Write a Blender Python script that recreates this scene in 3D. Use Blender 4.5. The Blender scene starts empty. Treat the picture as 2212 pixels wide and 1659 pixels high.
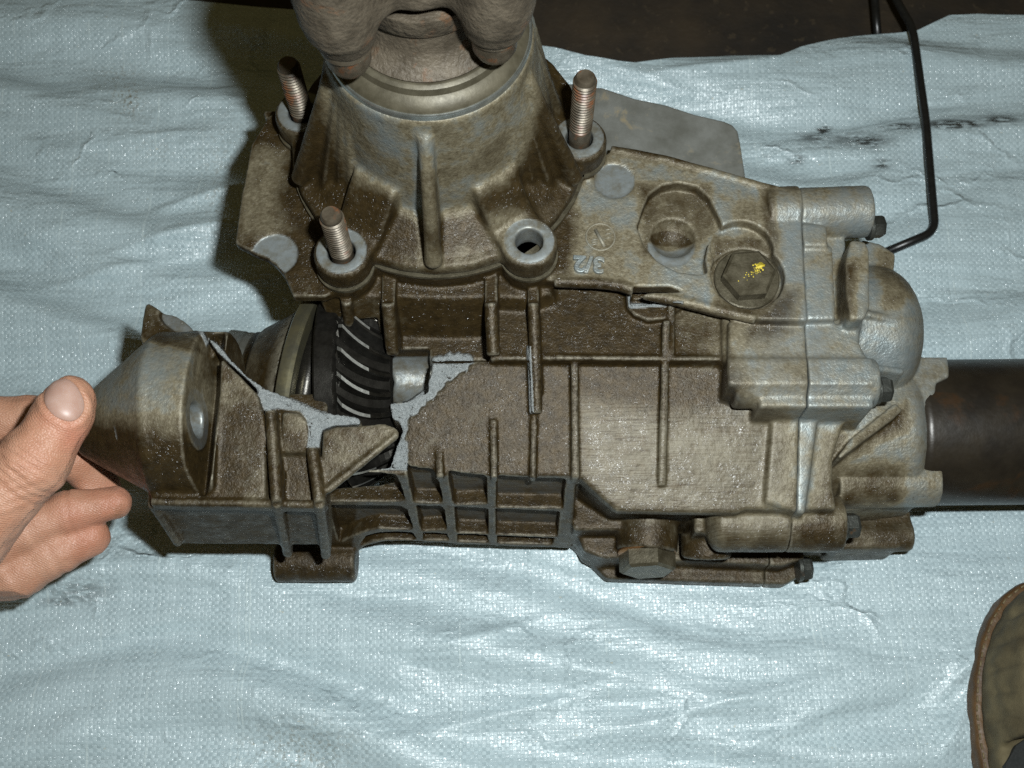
import bpy, bmesh, math, random, time
import numpy as np
from mathutils import Vector, Matrix
T0 = time.time()
rng = np.random.default_rng(7)
random.seed(7)
C = bpy.context.scene.collection
SC = bpy.context.scene

# ------------------------------------------------------------------ camera, world, lamps, exposure
H, TILT, F = 0.55, math.radians(22.0), 2428.0      # camera height (m), tilt from straight down, focal length in 2212-wide pixels
CX, CY = 1106.0, 829.5
cam = bpy.data.cameras.new('camera')
cam.sensor_width = 36.0
cam.lens = F / 2212.0 * 36.0
cam.clip_start, cam.clip_end = 0.01, 50.0
cam_o = bpy.data.objects.new('camera', cam)
C.objects.link(cam_o)
cam_o.location = (0, 0, H)
cam_o.rotation_euler = (TILT, 0, 0)
cam.dof.use_dof = True
cam.dof.focus_distance = 0.47
cam.dof.aperture_fstop = 18.0
SC.camera = cam_o

world = bpy.data.worlds.new('World')
SC.world = world
world.use_nodes = True
bg = world.node_tree.nodes['Background']
bg.inputs['Color'].default_value = (1.0, 0.78, 0.30, 1)
bg.inputs['Strength'].default_value = 0.048

fl = bpy.data.lights.new('flash', 'AREA')           # the camera's own flash, right of and above the lens
fl.shape = 'RECTANGLE'
fl.size, fl.size_y = 0.022, 0.012
fl.energy = 4.3
fl.color = (0.93, 0.99, 1.0)
fl_o = bpy.data.objects.new('flash', fl)
C.objects.link(fl_o)
fl_o.location = (0.055, 0.044, H + 0.018)
fl_o.rotation_euler = (TILT - math.radians(2.0), math.radians(2.0), 0)

SC.view_settings.view_transform = 'Standard'
SC.view_settings.look = 'None'
SC.view_settings.exposure = 0.0
SC.view_settings.gamma = 1.0
SC.render.engine = 'CYCLES'
SC.cycles.max_bounces = 6
SC.cycles.use_denoising = False
SC.cycles.sample_clamp_indirect = 3.0
SC.cycles.sample_clamp_direct = 6.0

# ------------------------------------------------------------------ measuring: where a sight line meets a height or a sloping plane
ct, st = math.cos(TILT), math.sin(TILT)
def ray(px, py):
    u, v = (px - CX) / F, (CY - py) / F
    return u, v * ct + st, v * st - ct
def W(px, py, z):
    dx, dy, dz = ray(px, py)
    s = (z - H) / dz
    return Vector((s * dx, s * dy, z))
def WP(px, py, a, b):                                # plane z = a + b*y
    dx, dy, dz = ray(px, py)
    s = (a - H) / (dz - b * dy)
    return Vector((s * dx, s * dy, H + s * dz))
def proj(v):                                         # vertices (n,3) -> measured picture coordinates
    x, y, z = v[:, 0], v[:, 1], v[:, 2] - H
    dep = y * st - z * ct
    up = y * ct + z * st
    return CX + F * x / dep, CY - F * up / dep
def mm(px, z=0.1):                                   # picture length -> metres near height z
    return px * (H - z) * 1.03 / F

# ------------------------------------------------------------------ solid modelling on a grid (union, cut, soften, skin)
def poly_sd(P, X, Y):
    P = np.asarray(P, dtype=np.float32)
    d = np.full(X.shape, 1e9, np.float32)
    ins = np.zeros(X.shape, bool)
    n = len(P)
    for i in range(n):
        ax, ay = P[i]; bx, by = P[(i + 1) % n]
        ex, ey = bx - ax, by - ay
        L = ex * ex + ey * ey + 1e-14
        wx, wy = X - ax, Y - ay
        t = np.clip((wx * ex + wy * ey) / L, 0, 1)
        d = np.minimum(d, (wx - ex * t) ** 2 + (wy - ey * t) ** 2)
        if ey != 0:
            c = ((ay <= Y) != (by <= Y)) & (X < ax + (Y - ay) * ex / (ey if ey else 1e-9))
            ins ^= c
    d = np.sqrt(d)
    return np.where(ins, -d, d)

class Vol:
    def __init__(s, lo, hi, h):
        s.lo, s.h = np.array(lo, float), h
        s.n = np.ceil((np.array(hi) - s.lo) / h).astype(int) + 1
        s.a = np.zeros(s.n, np.float32)
    def rngs(s, lo, hi):
        i0 = np.clip(np.floor((np.array(lo) - s.lo) / s.h).astype(int) - 2, 0, s.n)
        i1 = np.clip(np.ceil((np.array(hi) - s.lo) / s.h).astype(int) + 3, 0, s.n)
        return i0, i1
    def axes(s, i0, i1):
        return [(s.lo[k] + s.h * np.arange(i0[k], i1[k])).astype(np.float32) for k in range(3)]
    def put(s, i0, i1, sd, op):
        if np.any(i1 <= i0): return
        o = np.clip(0.5 - sd / s.h, 0, 1)
        v = s.a[i0[0]:i1[0], i0[1]:i1[1], i0[2]:i1[2]]
        if op == '+': np.maximum(v, o, out=v)
        else: np.minimum(v, 1 - o, out=v)
    def slab(s, P, ztop, zbot, op='+', draft=0.0, slope=None):
        """P: world points; top either flat (ztop) or the plane z = a + b*y (slope=(a,b)); sides fall straight or with draft"""
        xy = [(p[0], p[1]) for p in P]
        xs, ys = [q[0] for q in xy], [q[1] for q in xy]
        zt = ztop if slope is None else max(slope[0] + slope[1] * y for y in ys)
        m = abs(draft) * max(zt - zbot, 0)
        i0, i1 = s.rngs((min(xs) - m, min(ys) - m, zbot), (max(xs) + m, max(ys) + m, zt))
        if np.any(i1 <= i0): return
        X, Y, Z = s.axes(i0, i1)
        d2 = poly_sd(xy, X[:, None] + 0 * Y[None], Y[None] + 0 * X[:, None])[:, :, None]
        top = (ztop if slope is None else (slope[0] + slope[1] * Y)[None, :, None])
        Zb = Z[None, None, :]
        dz = Zb - top
        if slope is not None: dz = dz / math.sqrt(1 + slope[1] ** 2)
        if draft: d2 = d2 - np.maximum(-dz, 0) * draft
        sd = np.maximum(np.maximum(d2, dz), zbot - Zb)
        s.put(i0, i1, sd, op)
    def prism(s, P, direc, depth, op='+'):
        P = [Vector(p) for p in P]
        c = sum(P, Vector()) / len(P)
        nrm = Vector()
        for i in range(len(P)):
            nrm += (P[i] - c).cross(P[(i + 1) % len(P)] - c)
        nrm.normalize()
        dv = Vector(direc).normalized()
        u = (P[1] - P[0]).normalized(); v = nrm.cross(u).normalized()
        allp = P + [p + dv * depth for p in P]
        lo = [min(p[k] for p in allp) for k in range(3)]; hi = [max(p[k] for p in allp) for k in range(3)]
        i0, i1 = s.rngs(lo, hi)
        if np.any(i1 <= i0): return
        X, Y, Z = s.axes(i0, i1)
        X = X[:, None, None] - c[0]; Y = Y[None, :, None] - c[1]; Z = Z[None, None, :] - c[2]
        dn = dv.dot(nrm)
        t = (X * nrm[0] + Y * nrm[1] + Z * nrm[2]) / dn
        qx, qy, qz = X - t * dv[0], Y - t * dv[1], Z - t * dv[2]
        U = qx * u[0] + qy * u[1] + qz * u[2]; V = qx * v[0] + qy * v[1] + qz * v[2]
        sd = np.maximum(poly_sd([((p - c).dot(u), (p - c).dot(v)) for p in P], U, V), np.maximum(-t, t - depth))
        s.put(i0, i1, sd, op)
    def cone(s, a, b, ra, rb=None, op='+'):
        rb = ra if rb is None else rb
        a, b = Vector(a), Vector(b)
        R = max(ra, rb)
        lo = [min(a[k], b[k]) - R for k in range(3)]; hi = [max(a[k], b[k]) + R for k in range(3)]
        i0, i1 = s.rngs(lo, hi)
        if np.any(i1 <= i0): return
        X, Y, Z = s.axes(i0, i1)
        X = X[:, None, None] - a[0]; Y = Y[None, :, None] - a[1]; Z = Z[None, None, :] - a[2]
        d = b - a; L = d.length; d.normalize()
        t = X * d[0] + Y * d[1] + Z * d[2]
        r = np.sqrt(np.maximum(X * X + Y * Y + Z * Z - t * t, 0))
        sl = (rb - ra) / L
        sd = np.maximum((r - (ra + sl * t)) / math.sqrt(1 + sl * sl), np.maximum(-t, t - L))
        s.put(i0, i1, sd, op)
    def ball(s, c, r, op='+'):
        r = Vector(r) if hasattr(r, '__len__') else Vector((r, r, r))
        i0, i1 = s.rngs([c[k] - r[k] for k in range(3)], [c[k] + r[k] for k in range(3)])
        if np.any(i1 <= i0): return
        X, Y, Z = s.axes(i0, i1)
        q = np.sqrt(((X[:, None, None] - c[0]) / r[0]) ** 2 + ((Y[None, :, None] - c[1]) / r[1]) ** 2 + ((Z[None, None, :] - c[2]) / r[2]) ** 2)
        s.put(i0, i1, (q - 1) * min(r), op)
    def bar(s, a, b, w, down, direc=(0, 0, -1), w2=None, op='+'):
        """a rib: centre line a-b on its crest, width w (to w2), depth along direc"""
        a, b = Vector(a), Vector(b)
        side = (b - a).cross(Vector(direc)).normalized()
        w2 = w if w2 is None else w2
        s.prism([a + side * w / 2, b + side * w2 / 2, b - side * w2 / 2, a - side * w / 2], direc, down, op)
    def blur(s, sig):
        r = max(1, int(math.ceil(2.5 * sig)))
        k = np.exp(-0.5 * (np.arange(-r, r + 1) / sig) ** 2).astype(np.float32); k /= k.sum()
        for ax in range(3):
            o = np.zeros_like(s.a)
            for j in range(-r, r + 1):
                n = s.n[ax]
                src = [slice(None)] * 3; dst = [slice(None)] * 3
                src[ax] = slice(max(0, j), n + min(0, j)); dst[ax] = slice(max(0, -j), n + min(0, -j))
                o[tuple(dst)] += k[j + r] * s.a[tuple(src)]
            s.a = o
    def skin(s, name, mat, parent=None, paint=None, iso=0.5, bump=None):
        f = s.a
        f[0] = f[-1] = 0; f[:, 0] = f[:, -1] = 0; f[:, :, 0] = f[:, :, -1] = 0
        m = f > iso
        nx, ny, nz = f.shape
        cnt = np.zeros((nx - 1, ny - 1, nz - 1), np.uint8)
        for i in (0, 1):
            for j in (0, 1):
                for k in (0, 1):
                    cnt += m[i:nx - 1 + i, j:ny - 1 + j, k:nz - 1 + k]
        I, J, K = np.nonzero((cnt > 0) & (cnt < 8))
        idx = np.full(cnt.shape, -1, np.int32)
        idx[I, J, K] = np.arange(len(I))
        corner = {}
        for i in (0, 1):
            for j in (0, 1):
                for k in (0, 1):
                    corner[i, j, k] = f[I + i, J + j, K + k] - iso
        acc = np.zeros((len(I), 3)); num = np.zeros(len(I))
        for ax in range(3):
            for p in (0, 1):
                for q in (0, 1):
                    c0 = [0, 0, 0]; c0[(ax + 1) % 3] = p; c0[(ax + 2) % 3] = q
                    c1 = list(c0); c1[ax] = 1
                    v0, v1 = corner[tuple(c0)], corner[tuple(c1)]
                    cr = (v0 > 0) != (v1 > 0)
                    t = np.where(cr, v0 / np.where(cr, v0 - v1, 1), 0)
                    for a2 in range(3):
                        acc[:, a2] += np.where(cr, (t if a2 == ax else c0[a2]), 0)
                    num += cr
        V = (np.stack([I, J, K], 1) + acc / num[:, None]) * s.h + s.lo
        quads = []
        for ax in range(3):
            a1, a2 = (ax + 1) % 3, (ax + 2) % 3
            sl0 = [slice(None)] * 3; sl1 = [slice(None)] * 3
            sl0[ax] = slice(0, -1); sl1[ax] = slice(1, None)
            m0, m1 = m[tuple(sl0)], m[tuple(sl1)]
            for flip, cr in ((0, m0 & ~m1), (1, ~m0 & m1)):
                P = np.stack(np.nonzero(cr), 1)
                if not len(P): continue
                def cell(d1, d2):
                    Q = P.copy(); Q[:, a1] -= d1; Q[:, a2] -= d2
                    return idx[Q[:, 0], Q[:, 1], Q[:, 2]]
                q = np.stack([cell(1, 1), cell(0, 1), cell(0, 0), cell(1, 0)], 1)
                quads.append(q[:, ::-1] if flip else q)
        Q = np.concatenate(quads)
        Q = Q[(Q >= 0).all(1)]
        return mesh_np(name, V, Q, mat, parent, paint, bump)

def mesh_np(name, V, Q, mat, parent=None, paint=None, bump=None, smooth=True):
    me = bpy.data.meshes.new(name)
    k = Q.shape[1]
    me.vertices.add(len(V)); me.vertices.foreach_set('co', V.astype(np.float32).ravel())
    me.loops.add(Q.size); me.loops.foreach_set('vertex_index', Q.astype(np.int32).ravel())
    me.polygons.add(len(Q)); me.polygons.foreach_set('loop_start', (np.arange(len(Q)) * k).astype(np.int32))
    me.polygons.foreach_set('use_smooth', np.full(len(Q), smooth))
    me.update(calc_edges=True)
    if bump is not None:                               # real relief: move every point along its normal
        N = np.empty(len(V) * 3, np.float32); me.vertices.foreach_get('normal', N); N = N.reshape(-1, 3)
        V = V + N * bump(V, N)[:, None]
        me.vertices.foreach_set('co', V.astype(np.float32).ravel()); me.update()
    if paint is not None:
        N = np.empty(len(V) * 3, np.float32); me.vertices.foreach_get('normal', N); N = N.reshape(-1, 3)
        for key, val in paint(V, N).items():
            at = me.attributes.new(key, 'FLOAT', 'POINT')
            at.data.foreach_set('value', np.clip(val, 0, 1).astype(np.float32))
    me.materials.append(mat)
    return link(name, me, parent)

def link(name, me, parent=None):
    o = bpy.data.objects.new(name, me)
    C.objects.link(o)
    if parent is not None:
        o.parent = parent
        p = parent; off = Vector()
        while p is not None: off += p.location; p = p.parent
        o.location = -off
    return o
def thing(name, label, cat, loc, group=None):
    o = bpy.data.objects.new(name, None); C.objects.link(o)
    o.location = loc; o.empty_display_size = 0.02
    o['label'] = label; o['category'] = cat
    if group: o['group'] = group
    return o
def obj_bm(name, bm, mat, parent=None, smooth=True):
    bmesh.ops.recalc_face_normals(bm, faces=bm.faces)
    me = bpy.data.meshes.new(name); bm.to_mesh(me); bm.free()
    for p in me.polygons: p.use_smooth = smooth
    me.materials.append(mat)
    return link(name, me, parent)
up = lambda z: Vector((0, 0, z))
def frame(axis):
    a = Vector(axis).normalized()
    u = a.orthogonal().normalized()
    return a, u, a.cross(u)
def lathe(prof, origin, axis, seg=64, bm=None, ang0=0.0):
    """prof: (along axis, radius)"""
    bm = bm or bmesh.new()
    a, u, v = frame(axis); o = Vector(origin)
    rows = []
    for h, r in prof:
        if r < 1e-6: rows.append([bm.verts.new(o + a * h)])
        else: rows.append([bm.verts.new(o + a * h + (u * math.cos(t) + v * math.sin(t)) * r) for t in (ang0 + 2 * math.pi * i / seg for i in range(seg))])
    for A, B in zip(rows, rows[1:]):
        for i in range(seg):
            j = (i + 1) % seg
            if len(A) == 1 and len(B) == 1: continue
            if len(A) == 1: bm.faces.new((A[0], B[i], B[j]))
            elif len(B) == 1: bm.faces.new((A[i], A[j], B[0]))
            else: bm.faces.new((A[i], A[j], B[j], B[i]))
    return bm
def sharp(o, ang=35):
    """keep hard edges where faces meet steeply"""
    me = o.data
    bm = bmesh.new(); bm.from_mesh(me)
    for e in bm.edges:
        if len(e.link_faces) == 2 and e.calc_face_angle(0) > math.radians(ang): e.smooth = False
    bm.to_mesh(me); bm.free()
    return o
def hexhead(name, origin, axis, r, h, mat, parent, washer=None, rot=0.0, dome=0.001):
    """hexagon bolt head with a chamfered crown"""
    bm = bmesh.new()
    if washer: lathe([(0, 0), (0, washer), (0.0016, washer), (0.002, washer * 0.96), (0.002, 0)], origin, axis, 40, bm)
    b0 = 0.0015 if washer else 0
    lathe([(b0, 0), (b0, r), (h - 0.0012, r), (h, r * 0.88), (h - 0.0002, 0)], origin, axis, 6, bm, rot)
    o = obj_bm(name, bm, mat, parent, True)
    return sharp(o, 25)

# ------------------------------------------------------------------ value noise in numpy for stains and relief
def make_noise(seed, n=24, base=1.0):
    r = np.random.default_rng(seed)
    K = r.normal(size=(n, 3)) * base; ph = r.uniform(0, 6.28, n)
    def f(V):
        o = np.zeros(len(V))
        for i in range(n): o += np.sin(V @ K[i] + ph[i])
        return o / math.sqrt(n / 2)
    return f
def inpoly(V, P, soft=4.0):
    x, y = proj(V)
    return np.clip(0.5 - poly_sd(P, x.astype(np.float32), y.astype(np.float32)) / soft, 0, 1)

# ------------------------------------------------------------------ materials
def new_mat(name):
    m = bpy.data.materials.new(name); m.use_nodes = True
    nt = m.node_tree
    return m, nt, nt.nodes['Principled BSDF']
class NB:
    def __init__(s, nt): s.nt = nt
    def n(s, typ, **kw):
        nd = s.nt.nodes.new(typ)
        for k, v in kw.items(): setattr(nd, k, v)
        return nd
    def l(s, a, b): s.nt.links.new(a, b)
    def val(s, x, sock):
        if hasattr(x, 'is_output'): s.l(x, sock)
        else: sock.default_value = x
    def math(s, op, a, b=0.0, c=0.0, clamp=False):
        nd = s.n('ShaderNodeMath', operation=op); nd.use_clamp = clamp
        s.val(a, nd.inputs[0]); s.val(b, nd.inputs[1]); s.val(c, nd.inputs[2])
        return nd.outputs[0]
    def mix(s, f, a, b):
        nd = s.n('ShaderNodeMix', data_type='RGBA')
        s.val(f, nd.inputs[0])
        for x, i in ((a, 6), (b, 7)):
            if isinstance(x, tuple): nd.inputs[i].default_value = x + (1,)
            else: s.l(x, nd.inputs[i])
        return nd.outputs[2]
    def mixf(s, f, a, b):
        nd = s.n('ShaderNodeMix', data_type='FLOAT')
        s.val(f, nd.inputs[0]); s.val(a, nd.inputs[2]); s.val(b, nd.inputs[3])
        return nd.outputs[0]
    def coord(s): return s.n('ShaderNodeTexCoord').outputs['Object']
    def noise(s, vec, scale, detail=4, rough=0.55, out='Fac', dist=0.0):
        nd = s.n('ShaderNodeTexNoise')
        nd.inputs['Scale'].default_value = scale; nd.inputs['Detail'].default_value = detail
        nd.inputs['Roughness'].default_value = rough; nd.inputs['Distortion'].default_value = dist
        s.l(vec, nd.inputs['Vector'])
        return nd.outputs[out]
    def ramp(s, f, a, b):
        nd = s.n('ShaderNodeMapRange'); nd.clamp = True
        s.val(f, nd.inputs[0]); nd.inputs[1].default_value = a; nd.inputs[2].default_value = b
        return nd.outputs[0]
    def attr(s, name): return s.n('ShaderNodeAttribute', attribute_name=name).outputs['Fac']
    def scale(s, vec, sc, rot=(0, 0, 0)):
        nd = s.n('ShaderNodeMapping'); nd.inputs['Scale'].default_value = sc; nd.inputs['Rotation'].default_value = rot
        s.l(vec, nd.inputs['Vector']); return nd.outputs[0]
    def bump(s, h, strength, dist, prev=None):
        nd = s.n('ShaderNodeBump'); nd.inputs['Strength'].default_value = strength; nd.inputs['Distance'].default_value = dist
        s.l(h, nd.inputs['Height'])
        if prev is not None: s.l(prev, nd.inputs['Normal'])
        return nd.outputs[0]

def cast_material(name):
    m, nt, p = new_mat(name); b = NB(nt); co = b.coord()
    grime, bare, frac, smooth = b.attr('grime'), b.attr('bare'), b.attr('fract'), b.attr('worn')
    big = b.noise(co, 55, 5, 0.6); mid = b.noise(co, 260, 5, 0.65); fine = b.noise(co, 1500, 3, 0.6); grain = b.noise(co, 900, 2, 0.5)
    streak = b.noise(b.scale(co, (70, 2300, 70), (0, 0, 0.06)), 1.0, 4, 0.7)
    # film of grease: bare grey metal, then tan stain, then dark brown oil; the painted extent is broken up by noise; in the plate pit it also carries painted shading
    blot = b.noise(co, 24, 4, 0.6, dist=0.5)
    gr = b.math('ADD', grime, b.math('MULTIPLY', b.math('SUBTRACT', big, 0.5), 0.9))
    gr = b.math('ADD', gr, b.math('MULTIPLY', b.math('SUBTRACT', blot, 0.5), 0.9))
    gr = b.math('ADD', gr, b.math('MULTIPLY', b.math('SUBTRACT', mid, 0.5), 0.55))
    tanf = b.ramp(gr, 0.02, 0.42)
    g = b.ramp(gr, 0.40, 0.86)
    alu = b.mix(b.ramp(mid, 0.35, 0.65), (0.185, 0.215, 0.215), (0.255, 0.285, 0.285))
    tan = b.mix(b.ramp(b.noise(co, 600, 4, 0.65), 0.35, 0.62), (0.115, 0.094, 0.055), (0.190, 0.163, 0.106))
    alu = b.mix(tanf, alu, tan)
    oil = b.mix(b.ramp(mid, 0.3, 0.7), (0.018, 0.0113, 0.0034), (0.045, 0.0290, 0.0100))
    edge = b.ramp(b.n('ShaderNodeNewGeometry').outputs['Pointiness'], 0.515, 0.575)
    edge = b.math('MULTIPLY', edge, b.ramp(mid, 0.30, 0.55))
    worn_f = b.math('MULTIPLY', smooth, b.ramp(streak, 0.36, 0.70))
    g = b.math('MULTIPLY', g, b.math('SUBTRACT', 1.0, b.math('MULTIPLY', worn_f, 0.55)))
    g = b.math('MULTIPLY', g, b.math('SUBTRACT', 1.0, b.math('MULTIPLY', edge, 0.75)))
    col = b.mix(g, alu, oil)
    col = b.mix(b.math('MULTIPLY', worn_f, 0.6), col, (0.130, 0.116, 0.082))
    col = b.mix(b.math('MULTIPLY', edge, 0.40), col, (0.31, 0.30, 0.25))
    specks = b.ramp(b.noise(co, 420, 6, 0.7), 0.60, 0.70)
    col = b.mix(b.math('MULTIPLY', specks, 0.55), col, (0.03, 0.02, 0.010))
    brc = b.mix(b.ramp(mid, 0.4, 0.75), (0.225, 0.245, 0.245), (0.165, 0.158, 0.125))
    brc = b.mix(b.math('MULTIPLY', b.ramp(b.noise(co, 95, 5, 0.65), 0.52, 0.66), 0.75), brc, (0.12, 0.10, 0.062))
    col = b.mix(bare, col, brc)
    frc = b.mix(b.ramp(grain, 0.3, 0.75), (0.31, 0.335, 0.335), (0.47, 0.495, 0.49))
    frc = b.mix(b.ramp(b.noise(co, 420, 4, 0.65), 0.60, 0.68), frc, (0.06, 0.055, 0.045))
    col = b.mix(frac, col, frc)
    b.l(col, p.inputs['Base Color'])
    met = b.math('MULTIPLY', b.mixf(tanf, 0.50, 0.26), b.math('SUBTRACT', 1.0, b.math('MULTIPLY', smooth, 0.45))); met = b.mixf(g, met, 0.28); met = b.mixf(bare, met, 0.5); met = b.mixf(frac, met, 0.35)
    b.l(met, p.inputs['Metallic'])
    ro = b.mixf(tanf, 0.44, 0.54); ro = b.mixf(g, ro, 0.47); ro = b.mixf(bare, ro, 0.45); ro = b.mixf(frac, ro, 0.52)
    b.l(ro, p.inputs['Roughness'])
    b.l(b.mixf(g, 0.50, 0.30), p.inputs['Specular IOR Level'])
    hgt = b.math('ADD', b.math('MULTIPLY', grain, 0.6), b.math('MULTIPLY', fine, 0.35))
    k = b.math('MULTIPLY', b.math('SUBTRACT', 1.0, b.math('MULTIPLY', bare, 0.85)), b.math('SUBTRACT', 1.0, b.math('MULTIPLY', smooth, 0.6)))
    nb = b.bump(b.math('MULTIPLY', hgt, k), 1.0, 0.00042)
    nb = b.bump(b.math('MULTIPLY', streak, smooth), 0.5, 0.00012, nb)
    nb = b.bump(b.math('MULTIPLY', b.noise(co, 600, 5, 0.75), frac), 1.0, 0.0022, nb)
    b.l(nb, p.inputs['Normal'])
    wet = b.math('MULTIPLY', b.math('MULTIPLY', g, b.math('SUBTRACT', 1.0, frac)), b.ramp(b.noise(co, 120, 3, 0.6), 0.35, 0.65))
    b.l(b.math('MULTIPLY', wet, b.math('MULTIPLY', b.ramp(b.noise(co, 210, 3, 0.6), 0.36, 0.58), 0.55)), p.inputs['Coat Weight'])
    p.inputs['Coat Roughness'].default_value = 0.22
    nb2 = b.bump(b.math('MULTIPLY', b.noise(co, 640, 1.6, 0.5), k), 1.0, 0.0019)
    b.l(nb2, p.inputs['Coat Normal'])
    return m

def steel(name, c1, c2, rough=0.4, metal=0.8, rust=None, rust_amt=0.6, scale=200, bumpd=0.0002):
    m, nt, p = new_mat(name); b = NB(nt); co = b.coord()
    n1 = b.noise(co, scale, 5, 0.6); n2 = b.noise(co, scale * 5, 3, 0.6)
    col = b.mix(b.ramp(n1, 0.35, 0.65), c1, c2)
    if rust:
        rf = b.ramp(b.noise(co, scale * 0.7, 5, 0.65, dist=0.4), rust_amt, rust_amt + 0.1)
        col = b.mix(rf, col, rust)
        b.l(b.mixf(rf, metal, 0.0), p.inputs['Metallic'])
    else: p.inputs['Metallic'].default_value = metal
    b.l(col, p.inputs['Base Color'])
    b.l(b.mixf(n2, rough * 0.8, rough * 1.25), p.inputs['Roughness'])
    b.l(b.bump(b.math('ADD', n2, b.math('MULTIPLY', n1, 0.8)), 0.7, bumpd), p.inputs['Normal'])
    return m

M_cast = cast_material('oily_cast_aluminium')
M_steel_dark = steel('dark_oiled_steel', (0.022, 0.020, 0.017), (0.040, 0.037, 0.032), 0.30, 0.75, scale=300, bumpd=0.00008)
M_bolt = steel('bolt_steel', (0.045, 0.048, 0.042), (0.085, 0.088, 0.078), 0.42, 0.7, (0.07, 0.035, 0.012), 0.62)
M_hub = steel('rusty_grey_steel', (0.052, 0.040, 0.026), (0.105, 0.084, 0.058), 0.60, 0.2, (0.12, 0.056, 0.024), 0.605, 110, 0.0011)
M_stud = steel('stud_steel', (0.055, 0.042, 0.027), (0.125, 0.102, 0.072), 0.42, 0.4, (0.12, 0.045, 0.016), 0.54, 160, 0.0001)
M_ring = steel('bright_turned_steel', (0.30, 0.31, 0.28), (0.42, 0.44, 0.42), 0.30, 0.85, scale=240, bumpd=0.00006)
M_seal = steel('oiled_seal_steel', (0.062, 0.053, 0.033), (0.112, 0.098, 0.066), 0.48, 0.35, (0.22, 0.21, 0.17), 0.70, 120, 0.0001)
M_plate = steel('grey_zinc_plate', (0.150, 0.150, 0.130), (0.235, 0.238, 0.218), 0.40, 0.45, (0.20, 0.165, 0.105), 0.58, 70, 0.00010)
M_tube = steel('rusty_black_tube', (0.014, 0.011, 0.008), (0.026, 0.020, 0.013), 0.36, 0.25, (0.027, 0.014, 0.006), 0.62, 60, 0.00015)
M_rod = steel('black_painted_rod', (0.006, 0.006, 0.006), (0.010, 0.010, 0.009), 0.33, 0.0, scale=300, bumpd=0.00005)
M_plug = steel('greasy_plug_steel', (0.055, 0.046, 0.027), (0.115, 0.100, 0.066), 0.40, 0.45, (0.10, 0.06, 0.02), 0.66, 220, 0.0002)
M_brass = steel('yellowed_steel_ring', (0.20, 0.19, 0.14), (0.30, 0.27, 0.16), 0.30, 0.85, scale=120, bumpd=0.00003)

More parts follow.
